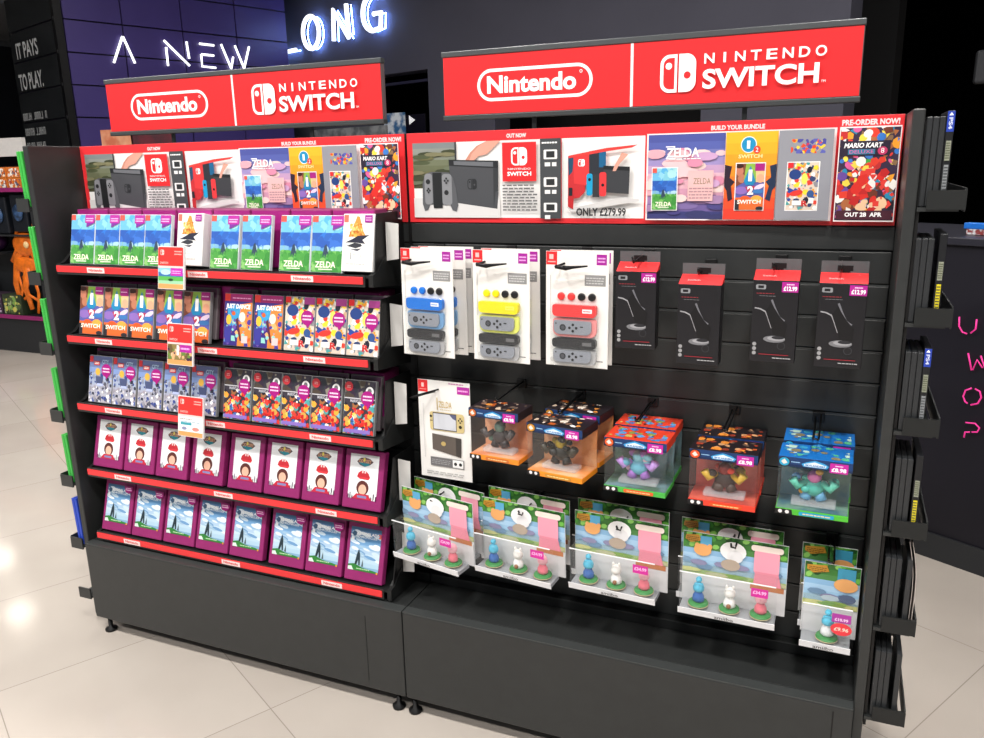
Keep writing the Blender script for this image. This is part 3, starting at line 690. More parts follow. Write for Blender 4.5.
    c.poly([(.474, 1.535), (.49, 1.54), (.488, 1.505), (.474, 1.512)], 'b82a2e'); c.poly([(.476, 1.56), (.486, 1.56), (.486, 1.54), (.476, 1.54)], '20242c')
    c.poly([(.568, 1.606), (.57, 1.548), (.634, 1.543), (.636, 1.602)], '3b3d41'); c.poly([(.568, 1.614), (.568, 1.605), (.636, 1.6), (.636, 1.61)], '212326')
    c.poly([(.596, 1.612), (.592, 1.6), (.6, 1.6), (.61, 1.618), (.632, 1.64), (.615, 1.645)], SK)
    c.rrect(.524, 1.54, .54, 1.595, .006, '1d9ccc'); c.rect(.54, 1.536, .558, 1.594, '33363a'); c.rrect(.558, 1.538, .576, 1.598, .006, 'e23a3e'); 
    c.ell(.532, 1.58, .004, .004, '14181c', n=10); c.ell(.567, 1.566, .004, .004, '14181c', n=10)
    c.text('ONLY £279.99', .497, 1.488, .628, 1.509, '2a2a2c', bold=.03)
    # bundle pictures
    c.rect(.678, z0 - .003, 1.109, z1 + .003, 'f3e6e6')
    bands(c, .682, z0, .866, z1, ['3c3e74', '6a5a94', 'a07fae', 'cf9ab2', 'e0aebc', 'ddb4c4', 'c09cc0', '9a8cc0', '7278b4', '5560a8', '4c559c'])
    c.clip = (.682, z0, .866, z1); R = random.Random(2)
    for i in range(40):
        yy = z0 + (z1 - z0) * R.random() ** .8 * .8; c.ell(.682 + .184 * R.random(), yy, .012 + .02 * R.random(), .006 + .006 * R.random(), R.choice(['e8a8b4', 'f0c4c8', 'd88ca8', 'c8a0c8', 'f0d0cc'] if yy > z0 + .05 else ['4a4680', '7c6aa0', '383a68', 'a080a8']), n=10)
    c.clip = None
    c.text('ZELDA', .728, 1.630, .806, 1.652, 'ffffff', bold=.02); c.bars(.735, 1.624, .81, 1.629, 1, 'ffffff', 2); c.line([(.726, 1.655), (.748, 1.655), (.727, 1.627), (.75, 1.627)], .0025, 'ffffff')
    c.rect(.693, 1.503, .757, 1.607, 'f4f4f4'); mini_meadow(c, .695, 1.505, .060, .1)
    c.rect(.782, 1.526, .842, 1.598, 'e6b8b8'); c.text('ZELDA', .795, 1.566, .836, 1.58, '8a7a5a'); c.bars(.785, 1.53, .84, 1.56, 4, 'b08a90', 3)
    bands(c, .868, z0, .985, z1, ['e0402e', 'e64e2c', 'ea622c', 'ee7a2a', 'f08e28', 'f29e28', 'f4ac2a', 'f4b62e'])
    c.ell(.92, 1.655, .018, .019, 'f6f0e4', n=24); c.ell(.92, 1.655, .016, .017, '1e8fc0', n=24); c.text('1', .916, 1.646, .923, 1.664, 'ffffff', bold=.03); c.ell(.939, 1.643, .008, .009, 'e04030'); c.text('2', .936, 1.638, .942, 1.648, 'ffffff')
    c.text('SWITCH', .898, 1.624, .952, 1.633, 'fbe8a0', bold=.03)
    c.poly([(.868, 1.61), (.884, 1.606), (.88, 1.58), (.892, 1.57), (.884, 1.56), (.888, 1.53), (.878, 1.525), (.874, 1.55), (.868, 1.56)], '2e2030'); c.poly([(.985, 1.61), (.970, 1.606), (.974, 1.58), (.962, 1.57), (.97, 1.56), (.963, 1.53), (.974, 1.525), (.978, 1.55), (.985, 1.56)], '22304a')
    c.rect(.893, 1.503, .961, 1.614, 'f4f4f4'); switch_art(c, .895, 1.505, .064, .107)
    c.rect(.987, z0, 1.104, z1, '8f9199')
    c.blobs(1.014, 1.632, 1.088, 1.664, 16, ['e04828', 'f0b030', '4a4a9a', 'c83050', '5a60b0', 'f4d040'], 12, .08, .16)
    c.rect(1.008, 1.503, 1.079, 1.614, 'f4f4f4'); bomb_art(c, 1.010, 1.505, .067, .107)
    c.rect(1.115, z0 - .003, 1.240, z1 + .003, 'f6e8e8'); c.rect(1.117, z0, 1.238, z1, '3a2c44')
    c.blobs(1.117, z0 + .005, 1.238, z1, 60, POP + ['8a6a4a', 'c03030', 'e04030', '6a4a9a', '2a8ab0'], 6, .06, .16)
    c.blobs(1.14, 1.50, 1.225, 1.60, 24, ['d83028', 'e04038', 'f0ece8', 'c02828', 'f0c8a0'], 8, .1, .22)
    c.rect(1.119, 1.624, 1.22, 1.656, '2c2436'); c.text('MARIO KART', 1.126, 1.641, 1.205, 1.652, 'ffffff', bold=.03, shear=.2); c.rect(1.135, 1.627, 1.19, 1.638, '2a7a9a'); c.text('DELUXE', 1.138, 1.629, 1.187, 1.6365, 'e060a0'); c.ell(1.205, 1.634, .01, .009, 'c83a6a'); c.text('8', 1.2015, 1.629, 1.2085, 1.64, 'ffffff')
    c.rect(1.12, 1.484, 1.235, 1.504, '4a2230'); c.text('OUT 28  APR', 1.138, 1.490, 1.215, 1.500, 'ffffff', bold=.04); c.text('TH', 1.171, 1.496, 1.177, 1.5, 'ffffff')
    c.obj('print', r, (0, -.0043, 0))
def switch_art(c, x0, y0, w, h):
    c.clip = (x0, y0, x0 + w, y0 + h)
    c.rect(x0, y0, x0 + w, y0 + h, '5a5ea8')
    c.poly([(x0, y0 + h * .5), (x0, y0 + h), (x0 + w * .42, y0 + h), (x0 + w * .3, y0 + h * .6)], '7a4432'); c.ell(x0 + w * .12, y0 + h * .84, w * .14, h * .11, 'c07a62', n=10); c.ell(x0 + w * .2, y0 + h * .68, w * .14, h * .1, 'b8785c', n=10); c.ell(x0 + w * .1, y0 + h * .95, w * .16, h * .05, '3a1e18', n=10)
    c.poly([(x0 + w * .34, y0 + h), (x0 + w * .28, y0 + h * .62), (x0 + w * .72, y0 + h * .6), (x0 + w * .68, y0 + h)], '8ab648')
    c.poly([(x0 + w * .68, y0 + h), (x0 + w * .72, y0 + h * .6), (x0 + w, y0 + h * .6), (x0 + w, y0 + h)], 'e8c090'); c.ell(x0 + w * .86, y0 + h * .68, w * .13, h * .1, 'e8a888', n=10)
    c.rect(x0 + w * .66, y0 + h * .84, x0 + w, y0 + h, 'a3217c')
    c.poly([(x0 + w * .5, y0 + h * .95), (x0 + w * .28, y0 + h * .62), (x0 + w * .36, y0 + h * .54), (x0 + w * .62, y0 + h * .54), (x0 + w * .70, y0 + h * .62)], '1f86b8')
    c.ell(x0 + w * .2, y0 + h * .42, w * .24, h * .09, '8c6cb8', n=10); c.ell(x0 + w * .84, y0 + h * .5, w * .2, h * .05, 'e6d0e8', n=10, rot=.4); c.ell(x0 + w * .8, y0 + h * .4, w * .22, h * .05, '3f78b8', n=10)
    c.poly([(x0 + w * .34, y0 + h * .5), (x0 + w * .7, y0 + h * .52), (x0 + w * .52, y0 + h * .3)], 'b83252')
    c.rect(x0, y0, x0 + w, y0 + h * .27, 'e06a30'); c.ell(x0 + w * .76, y0 + h * .24, w * .2, h * .08, 'f0a848', n=10); c.ell(x0 + w * .35, y0 + h * .24, w * .18, h * .07, 'e85a28', n=10)
    c.rect(x0, y0, x0 + w * .15, y0 + h * .22, '2c2a30'); c.ell(x0 + w * .88, y0 + h * .03, w * .14, h * .05, '2c2a30', n=8)
    c.clip = None
    c.text('1', x0 + w * .44, y0 + h * .62, x0 + w * .57, y0 + h * .87, 'ffffff', bold=.04); c.text('2', x0 + w * .42, y0 + h * .33, x0 + w * .64, y0 + h * .52, 'ffffff', bold=.05)
    c.text('SWITCH', x0 + w * .08, y0 + h * .13, x0 + w * .92, y0 + h * .22, 'fff4e8', bold=.03)
def bomb_art(c, x0, y0, w, h):
    c.rect(x0, y0, x0 + w, y0 + h, 'd8c8b8')
    c.blobs(x0, y0, x0 + w, y0 + h, 46, ['e04030', 'f0a028', 'f4d43c', '27469a', '30406a', 'f6f2ec', '48a0a0', '8a8a90', 'c8a888', '202030', 'f6f2ec', 'e8e0d8'], 15, .06, .17)
    c.ell(x0 + w * .25, y0 + h * .75, w * .2, h * .11, '26407e', n=12); c.ell(x0 + w * .32, y0 + h * .36, w * .22, h * .06, 'd83a30', n=10, rot=.2); c.ell(x0 + w * .78, y0 + h * .34, w * .12, h * .08, '34548c', n=12); c.ell(x0 + w * .56, y0 + h * .66, w * .1, h * .12, 'f2e460', n=12)
    c.rect(x0 + w * .2, y0 + h * .1, x0 + w * .62, y0 + h * .2, 'f6f2ee'); c.text('R', x0 + w * .5, y0 + h * .08, x0 + w * .72, y0 + h * .2, 'c83030', bold=.05)
    c.rect(x0, y0 + h * .89, x0 + w * .18, y0 + h, RED)
graphic(-1.25, 'wide red framed console advert along the top of the left bay', True)
graphic(.0025, 'wide red framed console advert along the top of the right bay', True)

# ------------------------------------------------------------------ game cases on the left bay
CW, CH, CT_ = .106, .160, .013
KEEP = mat('8f9092', .3, spec=.5); WHT = mat('e9e9e8', .35)
def case_thing(name, art, body, sticker=None, w=CW, h=CH, t=CT_):
    r = thing(name, 'x', 'game case')
    b = MB(); b.box(-w / 2, -t / 2, 0, w / 2, t / 2, h, body, .0018); b.obj('case', r)
    c = Cv(.00005); c.clip = None; art(c, -w / 2 + .002, .002, w - .004, h - .004); c.obj('cover', r, (0, -t / 2 - .0002, 0))
    if sticker:
        c = Cv(.00006); sticker(c, w, h); c.obj('price_sticker', r, (0, -t / 2 - .0026, 0))
    return r
def flag_tag(c, w, h):
    c.rect(w / 2 - .042, h - .028, w / 2 - .001, h - .002, 'b32a9c'); c.poly([(w / 2 - .036, h - .028), (w / 2 - .002, h - .028), (w / 2 - .036, h - .042)], '7a2f9a'); c.bars(w / 2 - .038, h - .024, w / 2 - .006, h - .010, 2, 'f4c8ec', 3)
def rect_tag(c, w, h):
    c.rect(w / 2 - .036, h - .026, w / 2 - .002, h - .002, 'a3217c'); c.bars(w / 2 - .033, h - .018, w / 2 - .004, h - .011, 1, 'f4c8ec', 3)
def round_tag(cy):
    def f(c, w, h):
        c.ell(w / 2 - .026, h * cy, .0215, .0215, 'a3147c', n=24); c.poly([(w / 2 - .03, h * cy - .018), (w / 2 - .014, h * cy - .018), (w / 2 - .024, h * cy - .03)], 'a3147c')
        c.bars(w / 2 - .041, h * cy - .009, w / 2 - .011, h * cy + .011, 2, 'f6dcf0', 4)
        c.rect(w / 2 - .038, h - .022, w / 2 - .002, h - .002, 'a8428c') if cy < .68 else None
    return f
def plate(c, w, h):
    c.rect(w / 2 - .03, h - .024, w / 2 - .006, h - .004, '9a2390'); c.bars(w / 2 - .027, h - .02, w / 2 - .009, h - .008, 2, 'e8b0dc', 2)
def art_meadow(c, x, y, w, h): mini_meadow(c, x, y, w, h)
def art_white(c, x, y, w, h):
    c.rect(x, y, x + w, y + h, 'f2f1ef')
    c.rect(x + .001, y + h - .022, x + w * .16, y + h - .001, 'e0705c')
    cx = x + w * .44
    c.poly([(cx - .012, y + h * .78), (cx, y + h * .97), (cx + .008, y + h * .96), (cx + .022, y + h * .7), (cx + .03, y + h * .62), (cx - .026, y + h * .6)], 'd8923c')
    c.blobs(cx - .022, y + h * .6, cx + .024, y + h * .84, 12, ['e8b050', 'c87828', 'f0c878', 'b86820'], 4, .1, .2)
    c.poly([(cx - .036, y + h * .5), (cx - .01, y + h * .57), (cx + .004, y + h * .62), (cx + .042, y + h * .64), (cx + .02, y + h * .55), (cx + .03, y + h * .48), (cx, y + h * .5)], '26283a')
    c.poly([(cx - .03, y + h * .44), (cx - .004, y + h * .5), (cx + .016, y + h * .48), (cx + .02, y + h * .44), (cx, y + h * .4)], '34363e'); c.poly([(cx - .018, y + h * .38), (cx + .018, y + h * .4), (cx + .006, y + h * .35)], '4a4c58')
    c.rect(cx - .016, y + h * .2, cx - .013, y + h * .33, '9a9a94'); c.text('ZELDA', cx - .009, y + h * .22, cx + .02, y + h * .3, 'c0beb4'); c.bars(cx - .03, y + h * .1, cx + .03, y + h * .15, 1, 'c4c4c0', 2)
def art_dance(c, x, y, w, h):
    c.rect(x, y, x + w, y + h, '3a2c7c'); c.poly([(x + w * .5, y), (x + w * .55, y + h * .8), (x + w, y + h * .85), (x + w, y)], 'e8863c')
    c.poly([(x + w * .15, y + h * .3), (x + w * .1, y + h * .78), (x + w * .6, y + h * .78), (x + w * .5, y + h * .4)], '3c9cd0')
    c.blobs(x + w * .02, y, x + w * .98, y + h * .68, 22, ['4a3a98', '4a3a98', 'e88a40', '58a8d0', 'f0b070', '6a50a8', 'd8602c', '8fd0c8'], 5, .06, .15)
    c.ell(x + w * .17, y + h * .5, w * .1, h * .1, 'f0c040', n=10); c.poly([(x + w * .05, y + h * .05), (x + w * .02, y + h * .36), (x + w * .3, y + h * .38), (x + w * .24, y + h * .05)], '3c3a94')
    c.poly([(x + w * .42, y + h * .5), (x + w * .6, y + h * .1), (x + w * .66, y + h * .1), (x + w * .5, y + h * .55)], '5a2a3a')
    c.ell(x + w * .66, y + h * .56, w * .12, h * .1, 'e8e0d0', n=10); c.rect(x + w * .66, y + h * .06, x + w * .88, y + h * .2, 'd8c8c8')
    c.rect(x, y + h * .86, x + w, y + h, 'a0286c'); c.rect(x, y + h * .86, x + w * .2, y + h, 'd83a34'); c.bars(x + w * .28, y + h * .9, x + w * .95, y + h * .95, 1, 'e8a0d0', 6)
    c.text('JUST DANCE', x + w * .05, y + h * .69, x + w * .95, y + h * .81, 'ffffff', bold=.04, shear=.1)
def art_bomb(c, x, y, w, h): bomb_art(c, x, y, w, h)
def art_switch(c, x, y, w, h): switch_art(c, x, y, w, h)
def art_city(c, x, y, w, h):
    bands(c, x, y, x + w, y + h, ['b8b4bc', 'b4b4c0', 'a8acc0', 'a4b0c8', '9ab0d4', '7e96c8', '6c7ca8', '5c6690'])
    c.blobs(x, y, x + w, y + h * .66, 54, ['c8c6cc', 'dddce2', '9a98a4', '5a5a68', '3a4a8c', 'b8b4bc', '8890a8', 'a09aa4', 'f0f0f2', '343648', '5064a8'], 17, .05, .12)
    c.ell(x + w * .38, y + h * .66, w * .11, h * .08, 'e0b048', n=10); c.poly([(x + w * .28, y + h * .56), (x + w * .62, y + h * .56), (x + w * .6, y + h * .36), (x + w * .34, y + h * .38)], '4a5478'); c.rect(x + w * .36, y + h * .36, x + w * .62, y + h * .41, 'b8c4f0')
    c.rect(x + w * .01, y + h * .86, x + w * .16, y + h * .99, 'c8343c'); c.rect(x + w * .2, y + h * .8, x + w * .46, y + h * .89, 'c03038'); c.text('LEGO', x + w * .23, y + h * .82, x + w * .43, y + h * .87, 'f8e8e0', bold=.04)
    c.text('CITY', x + w * .56, y + h * .84, x + w * .86, y + h * .93, 'a8c0dc', bold=.03)
def art_race(c, x, y, w, h):
    c.rect(x, y, x + w, y + h, '3a3640')
    c.blobs(x, y + h * .68, x + w, y + h, 16, ['4a4038', '2c3038', '5c5a50', '8a8478', '34283a'], 3, .08, .18)
    c.rect(x, y + h * .655, x + w, y + h * .675, 'c8c8cc')
    c.blobs(x, y, x + w, y + h * .6, 48, ['d83830', 'e04038', 'f0a840', 'f0d060', '50a0a0', '3c6ab0', 'f4f0ea', '1e1e2c', '5c4a9c', 'd0a050', '78b8c8', 'a06840'], 23, .06, .15)
    c.blobs(x + w * .35, y + h * .1, x + w * .8, y + h * .5, 12, ['d02c28', 'e0443c', 'c0201e', 'f2c8a0'], 31, .12, .24)
    c.rect(x + w * .02, y + h * .02, x + w * .9, y + h * .09, '8a70c0'); c.text('MARIO KART', x + w * .2, y + h * .59, x + w * .72, y + h * .645, 'c8c8d0', bold=.02)
    c.ell(x + w * .13, y + h * .88, w * .14, h * .09, 'b8343c', n=14); c.bars(x + w * .07, y + h * .85, x + w * .19, y + h * .91, 2, 'e8a8a8', 2)
    c.ell(x + w * .82, y + h * .82, w * .13, h * .085, 'f2f2f2', n=18); c.ell(x + w * .82, y + h * .82, w * .07, h * .05, '707074', n=12)
LEAN = math.radians(-12.5)
def lean_pos(xl, s, w=CW, yb=-.168): return (xl + w / 2, yb, s + .002)
meadow = Stamp(case_thing('game_case', art_meadow, CLEAR2 if False else mat('d6dde0', .25), flag_tag))
white = Stamp(case_thing('game_box', art_white, WHT, plate, .1, .158, .055))
switchy = Stamp(case_thing('game_case', art_switch, KEEP, rect_tag))
dance = Stamp(case_thing('game_case', art_dance, mat('77747c', .3), None))
bomb = Stamp(case_thing('game_case', art_bomb, KEEP, round_tag(.62)))
city = Stamp(case_thing('game_case', art_city, KEEP, round_tag(.70)))
race = Stamp(case_thing('game_case', art_race, KEEP, round_tag(.6801)))
ROT = (LEAN, 0, 0)
s = SZ[0]
for i, x in enumerate((-1.169, -1.062, -.957, -.852)): meadow(lean_pos(x, s), ROT, 'case with blue sky and green meadow cover, %s from left on the top shelf' % ORD[i], 'meadow cover game cases')
for i, x in enumerate((-.592, -.477, -.340, -.232)): meadow(lean_pos(x, s), ROT, 'case with blue sky meadow cover, %s right of the left white box' % ORD[i], 'meadow cover game cases')
white((-.670, -.148, s + .004), ROT, 'white game box with orange and black emblem in the middle of the top shelf')
white((-.079, -.148, s + .004), ROT, 'white game box with orange and black emblem at the right end of the top shelf')
s = SZ[1]
for i, x in enumerate((-1.176, -1.066, -.958, -.842, -.732)): switchy(lean_pos(x, s), ROT, 'game case with big 1 and 2 on the cover, %s from left on second shelf' % ORD[i], 'number cover game cases')
for i, x in enumerate((-.572, -.46)): dance(lean_pos(x, s), ROT, 'purple and orange game case, %s one of the pair on second shelf' % ('left' if i == 0 else 'right'), 'dance game cases')
for i, x in enumerate((-.348, -.240, -.132)): bomb(lean_pos(x, s), ROT, '%s of three busy multicoloured game cases with round purple sticker, second shelf' % ('left', 'middle', 'right')[i], 'multicoloured game cases')
s = SZ[2]
for i, x in enumerate((-1.180, -1.072, -.96, -.848, -.735)): city(lean_pos(x, s), ROT, 'blue-grey game case with round purple sticker, %s from left on third shelf' % ORD[i], 'blue-grey game cases')
for i, x in enumerate((-.603, -.490, -.383, -.276, -.162)): race(lean_pos(x, s), ROT, 'dark topped racing game case, %s of five right of the blue-grey cases' % ORD[i], 'racing game cases')
# spare clear keepers peeking up behind rows two and three
def spare_thing():
    r = thing('game_case', 'x', 'game case')
    b = MB(); b.box(-CW / 2, -CT_ / 2, 0, CW / 2, CT_ / 2, CH, mat('6d6468', .3), .0018); b.obj('case', r)
    c = Cv(.0001); c.rect(-CW / 2 + .004, CH - .03, CW / 2 - .004, CH - .004, '5a3a52'); c.obj('cover', r, (0, -CT_ / 2 - .0003, 0)); return r
spare = Stamp(spare_thing())
for row, xs in ((1, (-1.172, -1.06, -.95, -.83, -.725, -.575, -.455, -.345, -.238, -.128)), (2, (-1.175, -1.066, -.955, -.84, -.73, -.592, -.486, -.38, -.27, -.158))):
    for i, x in enumerate(xs):
        spare((x + CW / 2, -.142, SZ[row] + .011), ROT, 'spare case behind the %s front case of the %s shelf' % (ORD[i], ('', 'second', 'third')[row]), 'spare cases behind the front row')
# deeper cases making the block at the right end of rows two and three
for row in (1, 2):
    for i in range(2):
        spare((-.094 + .004 * i - (.024 if row == 2 else 0), -.12 + .02 * i, SZ[row] + .006), ROT, 'grey %s case of the stack behind the last case, %s shelf' % ('front' if i == 0 else 'rear', ('', 'second', 'third')[row]), 'spare cases at the right end')
# magenta cartons stored behind the games
def carton():
    r = thing('storage_carton', 'x', 'box')
    b = MB(); b.box(0, -.09, 0, .14, 0, .172, mat(MAG, .4, noise=.05), .003); b.obj('carton', r)
    c = Cv(.0003); c.rect(.004, .004, .136, .168, 'a3217c'); c.obj('front_print', r, (0, -.0903, 0)); return r
ct = Stamp(carton())
for row in range(3):
    for i in range(8): ct((-1.193 + i * .1425, -.008, SZ[row] + .001), (0, 0, 0), 'plain magenta carton behind the games, %s from left on the %s shelf' % (ORD[i], ('top', 'second', 'third')[row]), 'magenta cartons behind the games')
# magenta framed dummy boxes
def pick_box(art):
    r = thing('display_box', 'x', 'box'); w, h = .134, .177
    b = MB(); b.box(-w / 2, -.012, 0, w / 2, .012, h, mat(MAG, .4, noise=.04), .003); b.obj('carton', r)
    c = Cv(.00005); art(c, w, h); c.obj('printed_front', r, (0, -.0123, 0)); return r
def art_icons(c, w, h):
    c.rect(-w / 2 + .018, .03, w / 2 - .018, h - .014, 'eef1f4')
    x0, x1 = -w / 2 + .018, w / 2 - .018
    for i, (xx, hh) in enumerate(((0, .012), (.006, .018), (.013, .01), (.07, .016), (.078, .01), (.086, .02), (.094, .014))): c.rect(x0 + xx, .03, x0 + xx + .004, .03 + hh, 'a878b8' if i < 3 else 'd0a0c8', up=False)
    c.z += .0001
    cy = h - .036; c.poly([(-.026, cy), (-.014, cy + .012), (.002, cy + .014), (.018, cy + .011), (.03, cy + .002), (.018, cy - .008), (.0, cy - .014), (-.016, cy - .010)], '5a4a50')
    c.poly([(-.02, cy - .004), (.002, cy - .014), (.018, cy - .008), (.016, cy - .003), (-.01, cy - .001)], '2a8a9a'); c.text('ODYSSEY', -.02, cy - .003, .024, cy + .008, 'c89a78', bold=.04); c.rect(-.004, cy + .002, .002, cy + .012, 'e0d060')
    # plain red cap-like dome
    cy = h - .075; c.poly([(-.022, cy - .006), (-.018, cy + .006), (-.008, cy + .013), (.008, cy + .013), (.018, cy + .005), (.023, cy - .006), (.018, cy - .013), (-.012, cy - .012)], 'b82a34'); c.poly([(-.02, cy - .006), (.023, cy - .006), (.018, cy - .013), (-.012, cy - .012)], 'd03a42'); c.rect(-.006, cy + .006, -.001, cy + .016, 'e8c8c8'); c.rect(.003, cy + .006, .008, cy + .016, 'e8c8c8')
    # plain stand-in: brown, peach and red rounded shapes
    cy = h - .115; c.ell(0, cy + .002, .021, .022, '5a2c28', n=20); c.ell(0, cy - .003, .0135, .0155, 'e6b49c', n=18); c.poly([(-.034, .03), (-.02, .046), (.02, .046), (.034, .03)], 'c0283c'); c.rect(-.016, .03, .016, .041, '7c7fae')
    c.poly([(-.034, .03), (-.03, .034), (.03, .034), (.034, .03)], 'b82a48')
def art_plain(c, w, h):
    x0, x1, y0, y1 = -w / 2 + .012, w / 2 - .016, .032, h - .014
    bands(c, x0, y0, x1, y1, ['7fa8c8', 'a8c8dc', 'b4cfdf', 'c0d6e4', 'a8c4dc', '88b0d4', '6c9cc8', '5a8cbc', '5080b0', '4c78a4'])
    c.clip = (x0, y0, x1, y1); R = random.Random(8)
    for i in range(22): c.ell(x0 + (x1 - x0) * R.random(), y0 + .03 + .09 * R.random(), .012 + .012 * R.random(), .003 + .004 * R.random(), R.choice(['d8e4ec', 'c4d8e6', 'e6eef2', '9cbcd4', '6a98c4']), n=9, rot=-.2)
    c.poly([(x0, y0), (x0, y0 + .016), (x0 + .02, y0 + .02), (x0 + .05, y0 + .011), (x1 - .02, y0 + .007), (x1, y0 + .004), (x1, y0)], '2f7a34'); c.poly([(x0, y0), (x0, y0 + .01), (x0 + .012, y0 + .012), (x0 + .02, y0)], 'd0e0d8')
    c.clip = None
    # dark standing stones, plain stand-in for the figure
    c.poly([(x0 + .022, y0 + .018), (x0 + .028, y0 + .05), (x0 + .034, y0 + .066), (x0 + .039, y0 + .05), (x0 + .041, y0 + .016), (x0 + .036, y0 + .016), (x0 + .034, y0 + .034), (x0 + .029, y0 + .018)], '24343c'); c.poly([(x0 + .046, y0 + .014), (x0 + .05, y0 + .036), (x0 + .053, y0 + .014)], '4a5a60')
    c.ell(x0 + .014, y1 - .02, .008, .008, '3a5a78', n=12); c.text('XENOBLADE', x0 + .02, y1 - .022, x1 - .006, y1 - .013, 'f4f8fa', bold=.03); c.text('CHRONICLES', x0 + .024, y1 - .031, x1 - .012, y1 - .024, 'e6f0f4', bold=.02); c.rect(x0 + .004, y1 - .04, x0 + .014, y1 - .03, 'e8eef2')
    c.bars(x0 + .03, y0 + .004, x1 - .03, y0 + .01, 1, 'b8d8b0', 2); c.rect(x1 - .006, y0 - .002, x1 - .001, y0 + .004, 'e89838')
def art_plain_tag(c, w, h): art_plain(c, w, h); 
icons = Stamp(pick_box(art_icons))
for i, x in enumerate((-1.201, -1.059, -.917, -.769, -.615, -.472, -.329, -.183)):
    icons((x + .069, -.166, SZ[3] + .005), (math.radians(-16), 0, 0), 'magenta framed box with red cap picture, %s from left on the fourth shelf' % ORD[i], 'magenta framed boxes with red cap')
pb = pick_box(art_plain)
c = Cv(.0001); c.poly([(.026, .166), (.064, .166), (.064, .15), (.05, .139), (.034, .143)], 'a3217c'); c.bars(.033, .149, .06, .161, 2, 'f0c8e4', 5); c.obj('price_sticker', pb, (0, -.0185, 0))
pb2 = pick_box(art_plain)
c = Cv(.0001); c.text('2', .046, .139, .056, .152, 'e0503c', bold=.04); c.obj('numeral', pb2, (0, -.0185, 0))
plain = Stamp(pb)
for i, x in enumerate((-1.203, -1.062, -.919, -.778, -.636, -.478, -.337)):
    plain((x + .069, -.168, SZ[4] + .005), (math.radians(-17), 0, 0), 'magenta framed box with sky and grass picture, %s from left on the bottom shelf' % ORD[i], 'magenta framed boxes with sky picture')
Stamp(pb2)((-.193 + .069, -.168, SZ[4] + .005), (math.radians(-17), 0, 0), 'sky picture box without purple sticker, right end of the bottom shelf', 'magenta framed boxes with sky picture')
# white divider cards at the right end of the left bay
for i, (z0, z1) in enumerate(((1.37, 1.476), (1.126, 1.25), (.893, 1.022), (.655, .786), (.42, .55))):
    r = thing('divider_card', 'narrow white card beside the right end of the %s left bay shelf' % ('top', 'second', 'third', 'fourth', 'bottom')[i], 'card', (-.019, -.11, z0), (0, 0, 0), 'white cards by the left bay shelves')
    b = MB(); b.prism([(0, 0), (.038, .006), (.042, z1 - z0 - .004), (.002, z1 - z0)], 'y', 0, .002, mat('d4d3d0', .5, noise=.03)); b.obj('card', r)
# red topped hanging price cards
def talker(x, z0, w, h, label, art):
    r = thing('price_card', label, 'price card', (x, -.233, z0 + .006), (math.radians(-9), 0, math.radians(-1)), 'red topped price cards on the left bay')
    b = MB(); b.box(0, 0, 0, w, .0016, h, mat('ece6e4', .3), .0005); b.obj('card', r)
    c = Cv(.00006); c.rect(.001, .001, w - .003, h - .001, 'f4ece8'); c.rect(.002, .002, w - .004, .016, 'f0a060'); art(c, .002, .016, w - .008, h * .5 - .014)
    c.rrect(.002, h * .5 + .006, w - .004, h - .002, .006, 'ea3430', br=0, bl=0); c.rect(.002, h * .5, w - .004, h * .5 + .006, 'f4d0cc')
    c.console_mark(.018, h - .018, .016, 'f8c8c0', 'ea3430'); c.bars(w - .04, h - .026, w - .01, h - .01, 2, 'f6b0a8', 3); c.text('SWITCH', .01, h * .5 + .011, .042, h * .5 + .018, 'fab8b0', bold=.03)
    c.obj('print', r, (0, -.0004, 0))
    b = MB(); b.box(w - .004, -.003, 0, w, .003, h, clear_mat('clear_edge', alpha=.5), 0); b.box(w * .4, .002, h * .45, w * .5, .03, h * .46, CLEAR); b.obj('clear_holder', r)
def tk1(c, x, y, w, h):
    mini = [('9ad0a8', .0), ('58b050', .2), ('3a70b0', .45), ('88c8d8', .7)]
    for q, t in mini: c.rect(x, y + h * t, x + w, y + h, q)
    c.ell(x + w * .5, y + h * .25, .01, .004, '1c4a28'); c.ell(x + w * .3, y + h * .7, .02, .008, 'b8e0e8'); c.rect(x + w * .5, y + h * .5, x + w * .98, y + h * .98, 'c030b0'); c.bars(x + w * .54, y + h * .6, x + w * .92, y + h * .85, 2, 'f0b0e8', 3)
def tk2(c, x, y, w, h):
    c.rect(x, y, x + w, y + h, '8a7a48'); c.blobs(x, y, x + w, y + h, 18, ['6a8a40', '5a3a70', 'e0b080', '6a5a38', 'd0a078', '402840', 'f0c0a0'], 4, .08, .18)
    c.rect(x + w * .5, y + h * .5, x + w * .98, y + h * .98, 'b0289c'); c.bars(x + w * .54, y + h * .62, x + w * .92, y + h * .86, 1, 'f0b0e8', 3); c.text('1', x + w * .38, y + h * .3, x + w * .46, y + h * .9, 'ffffff', bold=.04)
def tk3(c, x, y, w, h):
    c.rect(x, y, x + w, y + h, 'f0f2f2'); c.bars(x + .004, y + h * .75, x + w * .6, y + h * .85, 1, '8a8070', 3); c.rect(x + w * .1, y + h * .42, x + w * .55, y + h * .58, '3aa0b0'); c.bars(x + w * .1, y + h * .58, x + w * .9, y + h * .68, 1, '8ab0c0', 5); c.ell(x + w * .72, y + h * .2, .014, .006, 'd88a80'); c.ell(x + w * .25, y + h * .2, .01, .005, '8a90b0')
talker(-.744, 1.276, .106, .127, 'red topped hanging price card with green picture over the top shelf edge', tk1)
talker(-.744, 1.042, .106, .128, 'red topped hanging price card with brown picture over the second shelf edge', tk2)
talker(-.736, .812, .106, .128, 'red topped hanging price card with white picture over the third shelf edge', tk3)

